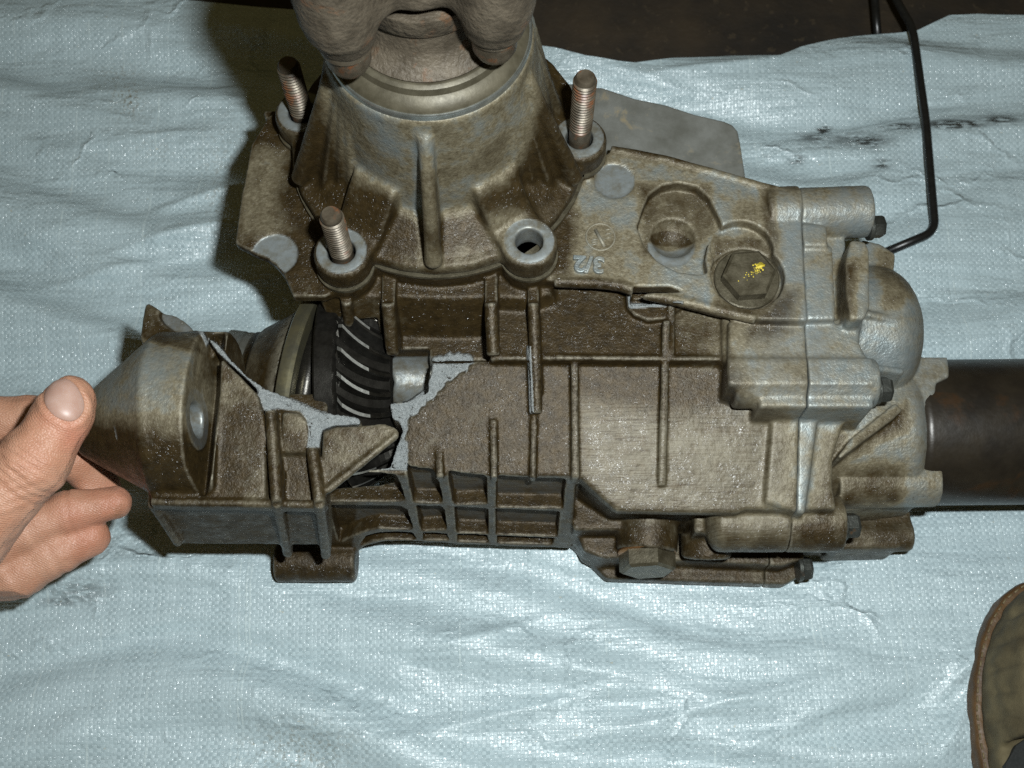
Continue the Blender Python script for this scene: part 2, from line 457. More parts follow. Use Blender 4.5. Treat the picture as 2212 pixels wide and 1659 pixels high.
def tarp_material():
    m, nt, p = new_mat('woven_plastic'); b = NB(nt)
    uv = b.n('ShaderNodeUVMap', uv_map='weave').outputs[0]
    co = b.coord()
    wob = b.n('ShaderNodeVectorMath', operation='MULTIPLY_ADD')
    ns = b.noise(co, 30, 2, 0.5, out='Color')
    b.l(ns, wob.inputs[0]); wob.inputs[1].default_value = (0.0012, 0.0012, 0); b.l(uv, wob.inputs[2])
    q = b.scale(wob.outputs[0], (560, 600, 1))
    fl_ = b.n('ShaderNodeVectorMath', operation='FLOOR'); b.l(q, fl_.inputs[0])
    fr = b.n('ShaderNodeVectorMath', operation='FRACTION'); b.l(q, fr.inputs[0])
    sx = b.n('ShaderNodeSeparateXYZ'); b.l(fr.outputs[0], sx.inputs[0])
    si = b.n('ShaderNodeSeparateXYZ'); b.l(fl_.outputs[0], si.inputs[0])
    par = b.math('MODULO', b.math('ABSOLUTE', b.math('ADD', si.outputs[0], si.outputs[1])), 2.0)   # over / under
    wn = b.n('ShaderNodeTexWhiteNoise', noise_dimensions='2D'); b.l(fl_.outputs[0], wn.inputs['Vector'])
    rs = b.n('ShaderNodeSeparateColor'); b.l(wn.outputs['Color'], rs.inputs[0])
    # strips have a tint of their own per warp and weft line
    wx = b.n('ShaderNodeTexWhiteNoise', noise_dimensions='1D'); b.l(si.outputs[0], wx.inputs['W'])
    wy = b.n('ShaderNodeTexWhiteNoise', noise_dimensions='1D'); b.l(si.outputs[1], wy.inputs['W'])
    line = b.mixf(par, wx.outputs[0], wy.outputs[0])
    cx = b.math('SUBTRACT', sx.outputs[0], 0.5); cy = b.math('SUBTRACT', sx.outputs[1], 0.5)
    across = b.mixf(par, cx, cy); along = b.mixf(par, cy, cx)
    pil = b.math('SUBTRACT', 1.0, b.math('MULTIPLY', b.math('MULTIPLY', along, along), 3.2))
    edge = b.math('SUBTRACT', 1.0, b.math('MULTIPLY', b.math('POWER', b.math('ABSOLUTE', b.math('MULTIPLY', across, 2.0)), 8.0), 0.6))
    tilt = b.math('ADD', b.math('MULTIPLY', cx, b.math('MULTIPLY', b.math('SUBTRACT', rs.outputs[0], 0.5), 1.1)),
                  b.math('MULTIPLY', cy, b.math('MULTIPLY', b.math('SUBTRACT', rs.outputs[1], 0.5), 1.1)))
    h = b.math('ADD', b.math('MULTIPLY', pil, edge), tilt)
    crinkle = b.noise(co, 420, 3, 0.6)
    nbc = b.bump(h, 1.0, 0.00046)
    nb = b.bump(h, 1.0, 0.00009)
    cw = b.n('ShaderNodeVectorMath', operation='MULTIPLY_ADD'); b.l(b.noise(co, 26, 3, 0.6, out='Color'), cw.inputs[0]); cw.inputs[1].default_value = (0.05, 0.05, 0); b.l(b.scale(co, (0.45, 1, 0)), cw.inputs[2])
    vo = b.n('ShaderNodeTexVoronoi', feature='DISTANCE_TO_EDGE'); vo.inputs['Scale'].default_value = 24; b.l(cw.outputs[0], vo.inputs['Vector'])
    crease = b.math('MULTIPLY', b.math('SUBTRACT', 1.0, b.ramp(vo.outputs['Distance'], 0.0, 0.07)), b.ramp(b.noise(co, 14, 3, 0.6), 0.46, 0.66))
    nb = b.bump(crinkle, 0.8, 0.0005, nb)
    nb = b.bump(crease, 1.0, 0.0011, nb)
    nbc = b.bump(crease, 1.0, 0.0016, nbc)
    nb = b.bump(b.noise(b.scale(co, (0.30, 1, 1)), 42, 3, 0.5, dist=0.4), 1.0, 0.0060, nb)
    b.l(nb, p.inputs['Normal'])
    nbc = b.bump(crinkle, 0.9, 0.0005, nbc)
    nbc = b.bump(b.noise(b.scale(co, (0.30, 1, 1)), 60, 4, 0.55, dist=0.4), 1.0, 0.0085, nbc)
    b.l(nbc, p.inputs['Coat Normal'])
    tint = b.math('ADD', b.math('MULTIPLY', line, 0.55), b.math('MULTIPLY', par, 0.45))
    col = b.mix(tint, (0.345, 0.436, 0.463), (0.497, 0.606, 0.636))
    # now and then a pale thick thread
    wl = b.n('ShaderNodeTexWhiteNoise', noise_dimensions='1D'); b.l(b.math('ADD', si.outputs[0], 0.37), wl.inputs['W'])
    thr = b.math('MULTIPLY', b.math('GREATER_THAN', wl.outputs[0], 0.955), b.math('LESS_THAN', b.math('ABSOLUTE', cx), 0.2))
    col = b.mix(b.math('MULTIPLY', b.math('MULTIPLY', thr, b.ramp(b.noise(co, 70, 3, 0.6), 0.40, 0.62)), 0.6), col, (0.60, 0.70, 0.70))
    # black scuffs and brown specks
    d1, d2 = b.attr('scuff'), b.attr('brown')
    sp = b.ramp(b.noise(b.scale(co, (0.4, 1.5, 1)), 300, 5, 0.7), 0.42, 0.52)
    col = b.mix(b.math('MULTIPLY', b.math('MULTIPLY', d1, 1.8, 0.0, True), sp), col, (0.010, 0.011, 0.010))
    sp2 = b.ramp(b.noise(co, 520, 5, 0.7), 0.50, 0.60)
    col = b.mix(b.math('MULTIPLY', d2, b.math('MULTIPLY', sp2, 0.85)), col, (0.14, 0.10, 0.035))
    sp3 = b.ramp(b.noise(co, 700, 3, 0.6), 0.73, 0.76)
    col = b.mix(b.math('MULTIPLY', sp3, 0.55), col, (0.10, 0.10, 0.08))
    sp4 = b.ramp(b.noise(b.scale(co, (1, 1.6, 1)), 330, 4, 0.6), 0.70, 0.74)
    col = b.mix(b.math('MULTIPLY', sp4, 0.5), col, (0.52, 0.42, 0.22))
    b.l(col, p.inputs['Base Color'])
    rg = b.mixf(rs.outputs[2], 0.24, 0.5)
    b.l(rg, p.inputs['Roughness'])
    p.inputs['Specular IOR Level'].default_value = 0.6
    p.inputs['Coat Weight'].default_value = 1.0
    p.inputs['Coat Roughness'].default_value = 0.085
    p.inputs['Coat IOR'].default_value = 2.0
    return m

def floor_material():
    m, nt, p = new_mat('oily_dark_floor'); b = NB(nt); co = b.coord()
    n1 = b.noise(co, 22, 6, 0.6); n2 = b.noise(co, 160, 4, 0.6)
    col = b.mix(b.ramp(n1, 0.35, 0.7), (0.010, 0.007, 0.004), (0.034, 0.022, 0.010))
    col = b.mix(b.math('MULTIPLY', b.ramp(n2, 0.60, 0.68), 0.6), col, (0.05, 0.035, 0.018))
    b.l(col, p.inputs['Base Color']); p.inputs['Roughness'].default_value = 0.75
    b.l(b.bump(b.math('ADD', n1, b.math('MULTIPLY', n2, 0.3)), 0.8, 0.002), p.inputs['Normal'])
    return m

def skin_material():
    m, nt, p = new_mat('skin'); b = NB(nt); co = b.coord()
    flush, dirt = b.attr('flush'), b.attr('dirt')
    n1 = b.noise(co, 110, 4, 0.6); n2 = b.noise(co, 900, 3, 0.6)
    col = b.mix(b.ramp(n1, 0.3, 0.7), (0.40, 0.190, 0.115), (0.50, 0.275, 0.182))
    col = b.mix(b.math('MULTIPLY', flush, 0.8), col, (0.44, 0.145, 0.088))
    col = b.mix(b.math('MULTIPLY', dirt, b.ramp(n1, 0.35, 0.7)), col, (0.22, 0.10, 0.05))
    b.l(col, p.inputs['Base Color'])
    p.inputs['Roughness'].default_value = 0.48
    p.inputs['Subsurface Weight'].default_value = 0.05
    p.inputs['Subsurface Radius'].default_value = (0.006, 0.002, 0.001)
    p.inputs['Subsurface Scale'].default_value = 0.35
    ridg = b.n('ShaderNodeTexWave', wave_type='BANDS', bands_direction='DIAGONAL')
    ridg.inputs['Scale'].default_value = 420; ridg.inputs['Distortion'].default_value = 6; ridg.inputs['Detail'].default_value = 2
    ridg.inputs['Detail Scale'].default_value = 0.3
    b.l(co, ridg.inputs['Vector'])
    vor = b.n('ShaderNodeTexVoronoi', feature='DISTANCE_TO_EDGE'); vor.inputs['Scale'].default_value = 900
    b.l(b.scale(co, (1, 1, 1)), vor.inputs['Vector'])
    nb = b.bump(ridg.outputs['Fac'], 0.35, 0.00022)
    nb = b.bump(b.ramp(vor.outputs['Distance'], 0.0, 0.25), 0.45, 0.00022, nb)
    nb = b.bump(n2, 0.6, 0.0002, nb)
    b.l(nb, p.inputs['Normal'])
    return m

M_tarp = tarp_material(); M_floor = floor_material(); M_skin = skin_material()
M_nail, nt_, p_ = new_mat('fingernail'); b_ = NB(nt_)
nn = b_.noise(b_.scale(b_.coord(), (1, 1, 1)), 150, 2, 0.5)
b_.l(b_.mix(b_.ramp(nn, 0.35, 0.65), (0.43, 0.255, 0.195), (0.50, 0.325, 0.26)), p_.inputs['Base Color'])
p_.inputs['Roughness'].default_value = 0.42; p_.inputs['Subsurface Weight'].default_value = 0.1; p_.inputs['Subsurface Scale'].default_value = 0.2
M_shoe, nt_, p_ = new_mat('brown_suede'); b_ = NB(nt_); co_ = b_.coord()
n1_ = b_.noise(co_, 60, 5, 0.6); n2_ = b_.noise(co_, 1400, 2, 0.5)
b_.l(b_.mix(b_.ramp(n1_, 0.35, 0.7), (0.055, 0.042, 0.018), (0.125, 0.100, 0.050)), p_.inputs['Base Color'])
p_.inputs['Roughness'].default_value = 0.85
b_.l(b_.bump(n2_, 0.6, 0.0004), p_.inputs['Normal'])
M_welt = steel('brown_rubber_welt', (0.055, 0.026, 0.006), (0.095, 0.047, 0.012), 0.55, 0.0, scale=90, bumpd=0.0004)
M_lining = steel('black_lining', (0.006, 0.008, 0.007), (0.010, 0.011, 0.010), 0.8, 0.0, scale=200, bumpd=0.0002)
M_yellow = steel('yellow_paint', (0.50, 0.38, 0.03), (0.62, 0.50, 0.06), 0.5, 0.0, scale=400, bumpd=0.0002)

# ------------------------------------------------------------------ the setting: floor and the woven sheet
def build_floor():
    bm = bmesh.new()
    n = 40
    vs = [[bm.verts.new((-1.5 + 3.0 * i / n, -1.0 + 3.0 * j / n, -0.014 + 0.002 * math.sin(i * 1.3) * math.cos(j * 0.9))) for j in range(n + 1)] for i in range(n + 1)]
    for i in range(n):
        for j in range(n): bm.faces.new((vs[i][j], vs[i + 1][j], vs[i + 1][j + 1], vs[i][j + 1]))
    o = obj_bm('floor', bm, M_floor); o['kind'] = 'structure'
build_floor()

edge_px = [(-900, -150), (-300, -60), (200, -20), (420, 2), (640, 30), (900, 75), (1135, 106), (1200, 118), (1265, 138), (1330, 150), (1370, 153), (1450, 138),
           (1580, 128), (1680, 132), (1730, 106), (1800, 88), (1885, 73), (1985, 58), (2055, 25), (2115, 23), (2212, 30), (2500, 5), (3000, -40)]
def build_tarp():
    E = np.array([[*W(x, y, 0.008)][:2] for x, y in edge_px])
    nxg, nyg = 520, 340
    xs = np.linspace(-0.46, 0.46, nxg)
    ye = np.interp(xs, E[:, 0], E[:, 1])
    ts = np.linspace(0, 1, nyg)
    X = np.repeat(xs[:, None], nyg, 1)
    Y = -0.12 + (ye[:, None] + 0.12) * ts[None]
    r = np.random.default_rng(11)
    Z = np.zeros_like(X)
    wx = 0.012 * np.sin(9 * X + 5 * Y) + 0.010 * np.sin(17 * X - 8 * Y + 1) + 0.006 * np.sin(31 * X + 19 * Y + 2)
    for i in range(26):                                # long soft waves lying across the sheet
        lam = r.uniform(0.022, 0.08); th = r.normal(0, 0.12)
        amp = 0.00072 * (lam / 0.03) ** 1.1
        ph = r.uniform(0, 6.28)
        env = 0.5 + 0.5 * np.sin(r.uniform(4, 14) * X + r.uniform(4, 14) * Y + r.uniform(0, 6.28))
        Z += amp * env * np.sin(2 * math.pi / lam * ((Y + wx) * math.cos(th) + X * math.sin(th)) + ph)
    def fold(a, b, h, w):                              # one sharp crease from a to b
        nonlocal Z
        ax, ay = a; bx, by = b
        ex, ey = bx - ax, by - ay; L2 = ex * ex + ey * ey
        t = np.clip(((X - ax) * ex + (Y - ay) * ey) / L2, 0, 1)
        bow = 0.006 * np.sin(t * 6.0)
        d = np.abs(((X - ax) * ey - (Y - ay) * ex) / math.sqrt(L2) + bow)
        dd = np.hypot(X - ax - t * ex, Y - ay - t * ey)
        Z += 1.5 * h * np.exp(-dd / w) * (0.3 + np.sin(math.pi * t))
    for (a, c, h, w) in [((760, 1620), (1330, 1490), .0022, .004), ((1250, 1600), (1880, 1440), .0020, .004), ((1560, 1640), (1850, 1500), .0022, .005),
                         ((2020, 1640), (2130, 1400), .0028, .006), ((1980, 1560), (2170, 1330), .002, .005), ((900, 1420), (1200, 1330), .0015, .003),
                         ((330, 470), (560, 400), .0018, .004), ((150, 330), (520, 290), .0016, .004), ((230, 560), (520, 490), .0022, .004),
                         ((1350, 200), (1700, 150), .003, .008), ((1250, 160), (1500, 225), .003, .006), ((1650, 330), (2100, 240), .0022, .006),
                         ((1700, 480), (1950, 360), .002, .006), ((100, 620), (420, 560), .0016, .003), ((60, 1420), (420, 1330), .0018, .004)]:
        p, q = W(*a, 0.0), W(*c, 0.0)
        fold(p.xy, q.xy, h, w)
    lift = np.exp(-((ye[:, None] - Y) / 0.030))        # far hem curls up a little
    Z += 0.006 * lift * (0.6 + 0.4 * np.sin(40 * X)) 
    Z -= Z.min(); Z *= 1.0
    Z += -0.004
    under = np.exp(-(((X - 0.0) / 0.13) ** 4 + ((Y - 0.20) / 0.075) ** 4))
    Z = Z * (1 - 0.6 * under)
    V = np.stack([X.ravel(), Y.ravel(), Z.ravel()], 1)
    I = np.arange(nxg * nyg).reshape(nxg, nyg)
    Q = np.stack([I[:-1, :-1].ravel(), I[1:, :-1].ravel(), I[1:, 1:].ravel(), I[:-1, 1:].ravel()], 1)
    def paint(V, N):
        sc = np.zeros(len(V)); br = np.zeros(len(V))
        x, y = proj(V)
        for (cx, cy, rx, ry, k) in [(2060, 268, 60, 9, 1.0), (1950, 273, 45, 7, .8), (2160, 258, 40, 9, .7), (1870, 305, 50, 14, .6), (1760, 298, 40, 12, .5), (1780, 282, 16, 8, .9), (1720, 345, 15, 10, .6), (1830, 300, 70, 16, .35), (180, 1275, 60, 30, .30), (130, 1300, 40, 10, .4), (1905, 355, 20, 10, .6)]:
            sc = np.maximum(sc, k * np.exp(-(((x - cx) / rx) ** 2 + ((y - cy) / ry) ** 2)))
        for (cx, cy, rx, ry, k) in [(275, 205, 35, 50, 1.0), (255, 170, 60, 30, .6), (330, 320, 60, 40, .3), (490, 420, 60, 150, .5), (520, 80, 80, 60, .5), (650, 1620, 120, 60, .6)]:
            br = np.maximum(br, k * np.exp(-(((x - cx) / rx) ** 2 + ((y - cy) / ry) ** 2)))
        return {'scuff': sc, 'brown': br}
    o = mesh_np('tarpaulin', V, Q, M_tarp, None, paint)
    uv = o.data.uv_layers.new(name='weave')
    li = np.empty(len(o.data.loops), np.int32); o.data.loops.foreach_get('vertex_index', li)
    uvs = np.stack([X.ravel() + 5 + 0.02 * Y.ravel(), Y.ravel() + 5 - 0.03 * X.ravel()], 1)[li]
    uv.data.foreach_set('uv', uvs.astype(np.float32).ravel())
    o['label'] = 'pale blue woven plastic tarpaulin spread creased under the gearbox'
    o['category'] = 'tarpaulin'
build_tarp()

# ------------------------------------------------------------------ the gearbox
gearbox = thing('gearbox', 'oily grey aluminium gearbox lying on the tarpaulin with its casing broken open at the left', 'gearbox', (0.0, 0.2, 0.0))
ZP = 0.118                                             # top plate
DA, DB = 0.100 - 0.1937 * 0.3165, 0.3165               # sloping deck: z = DA + DB*y
def dk(pts, up=0.0): return [WP(x, y, DA + up, DB) for x, y in pts]
def pl(pts, z): return [W(x, y, z) for x, y in pts]
TC = W(917, 100, 0.20); TC = Vector((W(917, 255, 0.20).x, W(917, 255, 0.20).y + 0.0405, 0))
B1, B2, B3, B4 = W(738, 545, 0.133), W(1143, 523, 0.133), W(1251, 308, 0.130), W(656, 258, 0.128)
for v in (B1, B2, B3, B4): v.z = 0
lugs = [B1, B2, B3, B4]
def circ(c, r, n=28): return [Vector((c[0] + r * math.cos(2 * math.pi * i / n), c[1] + r * math.sin(2 * math.pi * i / n), 0)) for i in range(n)]
def link_poly(c, q, w0, w1):
    d = (q - c).normalized(); s = Vector((-d.y, d.x, 0))
    return [c + s * w0, c - s * w0, q - s * w1, q + s * w1]
SEAM = lambda y: 0.1225 + 0.045 * (y - 0.13)
def seam_half(right, gap=0.0003):
    ys = (0.0, 0.5); X = 0.5 if right else -0.5
    g = gap if right else -gap
    return [Vector((SEAM(ys[0]) + g, ys[0], 0)), Vector((X, ys[0], 0)), Vector((X, ys[1], 0)), Vector((SEAM(ys[1]) + g, ys[1], 0))]

LA, LB = 0.0845 - 4.03 * 0.1452, 4.03                  # the steep ribbed front wall
def E(zx, zy): return (785.5 + .2308 * zx, 981.9 + .2308 * zy)
def lat(pts): return [WP(x, y, LA, LB) for x, y in pts]

def right_end(v):
    """shapes that run across the joint between casing and side cover"""
    v.slab(pl([(1560, 690), (1640, 430), (1800, 430), (1828, 520), (1828, 690), (1850, 780), (1560, 780)], .108), .108, .03)
    v.slab(pl([(1735, 690), (1866, 690), (1856, 730), (1858, 760), (1885, 830), (1890, 880), (1640, 880), (1640, 690)], .110), .110, .02)
    v.slab(pl([(1680, 398), (1768, 408), (1785, 440), (1785, 480), (1680, 480)], .098), .098, .05)
    v.cone(W(1648, 466, .109), W(1874, 457, .109), .0118)
    v.cone(W(1580, 828, .1035), W(1888, 828, .1035), .0108)
    v.slab(pl([(1572, 772), (1886, 772), (1890, 832), (1573, 832)], .1142), .1142, .05)
    v.slab(pl([(1575, 690), (1860, 700), (1856, 740), (1884, 790), (1572, 790)], .1128), .1128, .05)
    v.slab(dk([(1560, 885), (1835, 885), (1818, 930), (1800, 985), (1799, 1050), (1808, 1100), (1560, 1100)]), 0, .03, slope=(DA, DB))
    v.cone(W(1552, 1132, .0605), W(1815, 1132, .0605), .0125)
    v.ball(W(1552, 1132, .0605), (.006, .0125, .0125))
    v.slab(pl([(1500, 1090), (1815, 1090), (1815, 1150), (1500, 1150)], .06), .06, .02)
    v.slab(pl([(1310, 1205), (1690, 1222), (1742, 1205), (1720, 1165), (1300, 1150)], .026), .026, .006)
    v.slab(pl([(1222, 1165), (1310, 1250), (1695, 1262), (1742, 1236), (1742, 1200), (1690, 1180)], .014), .014, .005)
    v.slab(dk([(1667, 905), (1768, 900), (1740, 1110), (1652, 1085)], .0028), 0, .04, slope=(DA + .0028, DB))

FR0 = [(1016, 768), (1023, 784), (1005, 800), (960, 826), (942, 853), (905, 885), (881, 905), (877, 935), (878, 1012), (845, 1012), (852, 985), (800, 1010), (770, 1010), (800, 960), (860, 930), (864, 915), (846, 902), (838, 868), (880, 865), (917, 840), (931, 806), (932, 774), (975, 764)]
def jag(P, step=7, amp=2.6, seed=3):
    r = np.random.default_rng(seed); out = []
    for a, c in zip(P, P[1:] + P[:1]):
        a, c = np.array(a, float), np.array(c, float); n = max(1, int(np.linalg.norm(c - a) / step))
        for i in range(n): out.append(tuple(a + (c - a) * i / n + r.normal(0, amp, 2) * (i > 0)))
    return out
FR = jag(FR0)
nz1, nz2, nz3 = make_noise(1, 30, 90), make_noise(2, 30, 320), make_noise(3, 30, 1100)
def fracture_cut(v):
    """the broken wall stands a little below the cast skin, higher at its outer rim than at its inner one"""
    P = [(p.x, p.y) for p in dk(FR)]
    xs, ys = [q[0] for q in P], [q[1] for q in P]
    i0, i1 = v.rngs((min(xs), min(ys), .06), (max(xs), max(ys), .112))
    X, Y, Z = v.axes(i0, i1)
    d2 = poly_sd(P, X[:, None] + 0 * Y[None], Y[None] + 0 * X[:, None])[:, :, None]
    wob = (.0006 * np.sin(X[:, None] * 2100 + 3 * np.sin(Y[None] * 900)) * np.sin(Y[None] * 1700) + .0004 * np.sin(X[:, None] * 5200 + Y[None] * 3700))[:, :, None]
    top = (DA + DB * Y)[None, :, None] - .0016 - wob - .30 * np.minimum(-d2, .006)
    v.put(i0, i1, np.maximum(d2, top - Z[None, None, :]), '-')
t1 = time.time()
cv = Vol((-.150, .106, .001), (.150, .322, .142), .00068)
# sloping deck, its body, ridge strip and ribbed front wall
deck_pts = [(870, 778), (1575, 778), (1640, 880), (1740, 880), (1720, 1000), (1690, 1062), (1592, 1109), (1332, 1104), (1248, 1026), (700, 1022), (700, 900)]
cv.slab(dk(deck_pts), 0, .074, slope=(DA, DB))
cv.slab(dk([(870, 778), (1640, 778), (1640, 1000), (1580, 1080), (1330, 1075), (1240, 1010), (700, 1010), (700, 900)]), 0, .02, slope=(DA - .002, DB))
cv.slab(pl([(1060, 600), (1560, 600), (1660, 690), (1660, 775), (1060, 775)], .1045), .1045, .03)
cv.slab(pl([(1060, 330), (1300, 330), (1640, 420), (1740, 440), (1740, 700), (1060, 700)], .100), .100, .03)
cv.prism(lat([(690, 1024), (1246, 1027), (1236, 1188), (1000, 1178), (880, 1171), (830, 1172), (790, 1182), (765, 1200), (750, 1222), (700, 1222), (680, 1100)]), (0, 1, 0), .07)
right_end(cv)
# casing wall under the upright cover, flange that carries it
zf = 0.1205
for c, r in [(TC, .0662)] + [(q, .0124) for q in lugs]:
    cv.slab(circ(c, r), zf, .1125)
cv.cone(TC + Vector((0, 0, .084)), TC + Vector((0, 0, .116)), .0665, .0615)
for q in lugs:
    cv.cone(q + Vector((0, 0, .088)), q + Vector((0, 0, .114)), .0085, .0116)
cv.slab(pl([(1062, 640), (1195, 640), (1195, 775), (1062, 775)], .100), .100, .06)
cv.slab(pl([(1190, 560), (1190, 632), (1150, 644), (1064, 640), (980, 644), (900, 642), (838, 638), (760, 645), (700, 636), (690, 560)], .112), .112, .083, draft=.42)
cv.slab(pl([(835, 630), (1062, 630), (1062, 780), (866, 780), (835, 770)], .090), .090, .03)
cv.slab(pl([(1232, 1030), (1345, 1100), (1345, 1145), (1238, 1145)], .046), .046, .01)
# boss and mount lug at the left foot
cv.cone(W(598, 1213, .0125), W(771, 1213, .0125), .0098)
cv.slab(pl([(602, 1170), (770, 1175), (768, 1205), (605, 1205)], .020), .020, .006)
# pieces round the drain plug
cv.slab(pl([(1242, 1125), (1332, 1118), (1348, 1205), (1300, 1206), (1262, 1190), (1246, 1155)], .034), .034, .008)
cv.cone(W(1401, 1085, .040), W(1397, 1192, .0375), .0142, .0142)
cv.cone(W(1525, 1150, .040), W(1525, 1205, .036), .0115)
cv.blur(1.15)
# top plates: the broken left wing and the wide right plate with its rolled edge
wing = [(578, 252), (600, 236), (660, 236), (760, 300), (800, 600), (700, 641), (633, 640), (625, 618), (612, 592), (594, 570), (575, 556), (552, 548), (530, 536), (508, 524), (520, 430), (542, 312)]
cv.slab(pl(wing, ZP), ZP, ZP - .0055)
cv.slab(pl([(568, 240), (602, 238), (600, 262), (575, 258)], .108), .108, .09)
plate = [(1010, 420), (1120, 330), (1300, 338), (1322, 324), (1440, 346), (1560, 378), (1640, 400), (1722, 424), (1760, 440), (1760, 690), (1700, 690), (1632, 688), (1560, 672), (1480, 652), (1390, 634), (1340, 616), (1290, 610), (1150, 607)]
cv.slab(pl(plate, ZP), ZP, ZP - .007)
for a, c in [((1196, 609), (1290, 611)), ((1290, 611), (1342, 617)), ((1342, 617), (1390, 635)), ((1390, 635), (1482, 653)), ((1482, 653), (1632, 689)), ((1318, 325), (1440, 348)), ((1440, 348), (1722, 426))]:
    cv.cone(W(*a, ZP - .0016), W(*c, ZP - .0016), .0024)
cv.cone(W(1652, 466, .1085), W(1745, 462, .1085), .0126)
cv.slab(pl([(1640, 690), (1640, 520), (1760, 510), (1760, 692)], ZP), ZP, .09)
# ribs on the deck
def rib(a, c, up0, up1, w, h=.008):
    cv.bar(WP(*a, DA + up0, DB), WP(*c, DA + up1, DB), w, h)
rib((1241, 772), (1243, 1032), .0045, .0035, .0032)
rib((1440, 690), (1430, 1048), .007, .0015, .0032)
rib((1066, 905), (1067, 1032), .001, .0035, .0028)
rib((1154, 880), (1151, 1032), .001, .003, .0026)
rib((948, 958), (950, 1030), .0, .003, .003)
cv.bar(W(1450, 655, .110), W(1450, 772, .1055), .003, .01)
cv.bar(W(1200, 771, .1055), W(1575, 773, .1055), .0022, .01)
cv.bar(W(1060, 772, .1045), W(1200, 771, .1050), .0022, .01)
# fins standing out from the wall under the flange
def fin(a, za, c, zc, w, back=.02):
    cv.bar(W(*a, za), W(*c, zc), w, back, direc=(0, 1, .0))
    cv.cone(W(*a, za), W(*c, zc), w * .5)
fin((748, 648), .114, (760, 738), .088, .0050)
fin((838, 652), .115, (852, 818), .088, .0060)
fin((1060, 654), .115, (1066, 768), .1055, .0056)
fin((1152, 654), .115, (1160, 893), .0955, .0050)
cv.slab(pl([(755, 968), (880, 968), (880, 1022), (755, 1018)], .080), .080, .05)
cv.slab(dk([(1139, 745), (1146, 745), (1153, 893), (1143, 893)], .0022), 0, .07, slope=(DA + .0022, DB))
# small broken bracket under the plate edge
cv.slab(pl([(1352, 632), (1366, 632), (1366, 655), (1450, 652), (1480, 648), (1480, 658), (1440, 688), (1400, 692), (1370, 680), (1354, 662)], .108), .108, .09)
cv.slab(pl([(1363, 640), (1440, 640), (1470, 650), (1363, 658)], .1085), .120, .103, '-')
# pockets of the ribbed wall
pockets = [[(-330, 185), (150, 195), (300, 200), (345, 300), (385, 425), (330, 437), (-330, 437)], [(410, 182), (655, 190), (692, 220), (738, 440), (715, 455), (490, 450), (468, 440), (415, 220)],
           [(792, 192), (1130, 205), (1150, 225), (1155, 460), (865, 470), (835, 440)], [(1238, 207), (1878, 230), (1893, 245), (1865, 503), (1240, 492)],
           [(-330, 478), (340, 487), (400, 520), (458, 690), (440, 705), (150, 690), (20, 715), (-100, 760), (-230, 820)], [(492, 482), (718, 490), (750, 520), (776, 702), (550, 715), (535, 690)],
           [(850, 492), (1150, 510), (1165, 530), (1165, 742), (882, 735), (865, 710)], [(1238, 512), (1838, 537), (1812, 768), (1242, 750)],
           [(30, 765), (150, 735), (300, 728), (450, 735), (488, 790), (475, 803), (200, 793), (80, 812), (-40, 858)], [(558, 736), (770, 746), (798, 803), (562, 800)], [(878, 752), (1150, 757), (1170, 822), (882, 815)],
           [(1247, 762), (1788, 788), (1763, 842), (1252, 830)]]
for pk in pockets:
    cv.prism(lat([E(*q) for q in pk]), (0, 1, -.25), .0075, '-')
# sunken round seats in the plate
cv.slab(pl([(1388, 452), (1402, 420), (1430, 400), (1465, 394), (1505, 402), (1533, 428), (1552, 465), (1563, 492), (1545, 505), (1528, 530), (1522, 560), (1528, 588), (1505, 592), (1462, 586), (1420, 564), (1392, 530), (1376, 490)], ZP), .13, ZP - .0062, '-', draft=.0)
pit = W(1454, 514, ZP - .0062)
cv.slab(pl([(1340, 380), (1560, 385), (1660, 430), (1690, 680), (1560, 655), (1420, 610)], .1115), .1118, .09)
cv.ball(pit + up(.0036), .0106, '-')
cv.slab(circ(W(1612, 604, ZP - .004), .0158), .135, ZP - .0075, '-')
cv.slab(circ(W(1600, 545, ZP - .004), .0135), .135, ZP - .0055, '-')
fracture_cut(cv)
for c_, r_ in ((W(593, 550, ZP), .0104), (W(1327, 390, ZP), .0094)): cv.slab(circ(c_, r_, 40), .13, ZP - .0006, '-')
# what broke away: the open gear chamber, the cut bearing bore
hole = [(330, 560), (560, 600), (633, 646), (692, 652), (712, 700), (742, 742), (764, 744), (776, 736), (800, 737), (832, 752), (842, 790), (836, 850), (846, 900), (864, 915), (868, 926), (856, 950), (838, 1000), (700, 1010), (330, 1100)]
cv.slab(pl(hole, .092), .1120, .0, '-')
cv.slab(pl([(330, 560), (560, 640), (640, 642), (712, 655), (750, 750), (835, 760), (835, 990), (700, 1005), (330, 1005)], .060), .100, .022, '-')
cv.slab(pl([(828, 776), (926, 774), (932, 790), (930, 806), (922, 832), (900, 856), (870, 866), (828, 868)], .094), .125, .082, '-')
cv.cone(W(780, 818, .086), W(928, 815, .086), .0125, .0125, '-')
cv.slab(seam_half(True, -.0003), .2, -.1, '-')
for q in lugs: cv.cone(q + Vector((0, 0, .112)), q + Vector((0, 0, .14)), .0056, None, '-')
cv.blur(0.75)

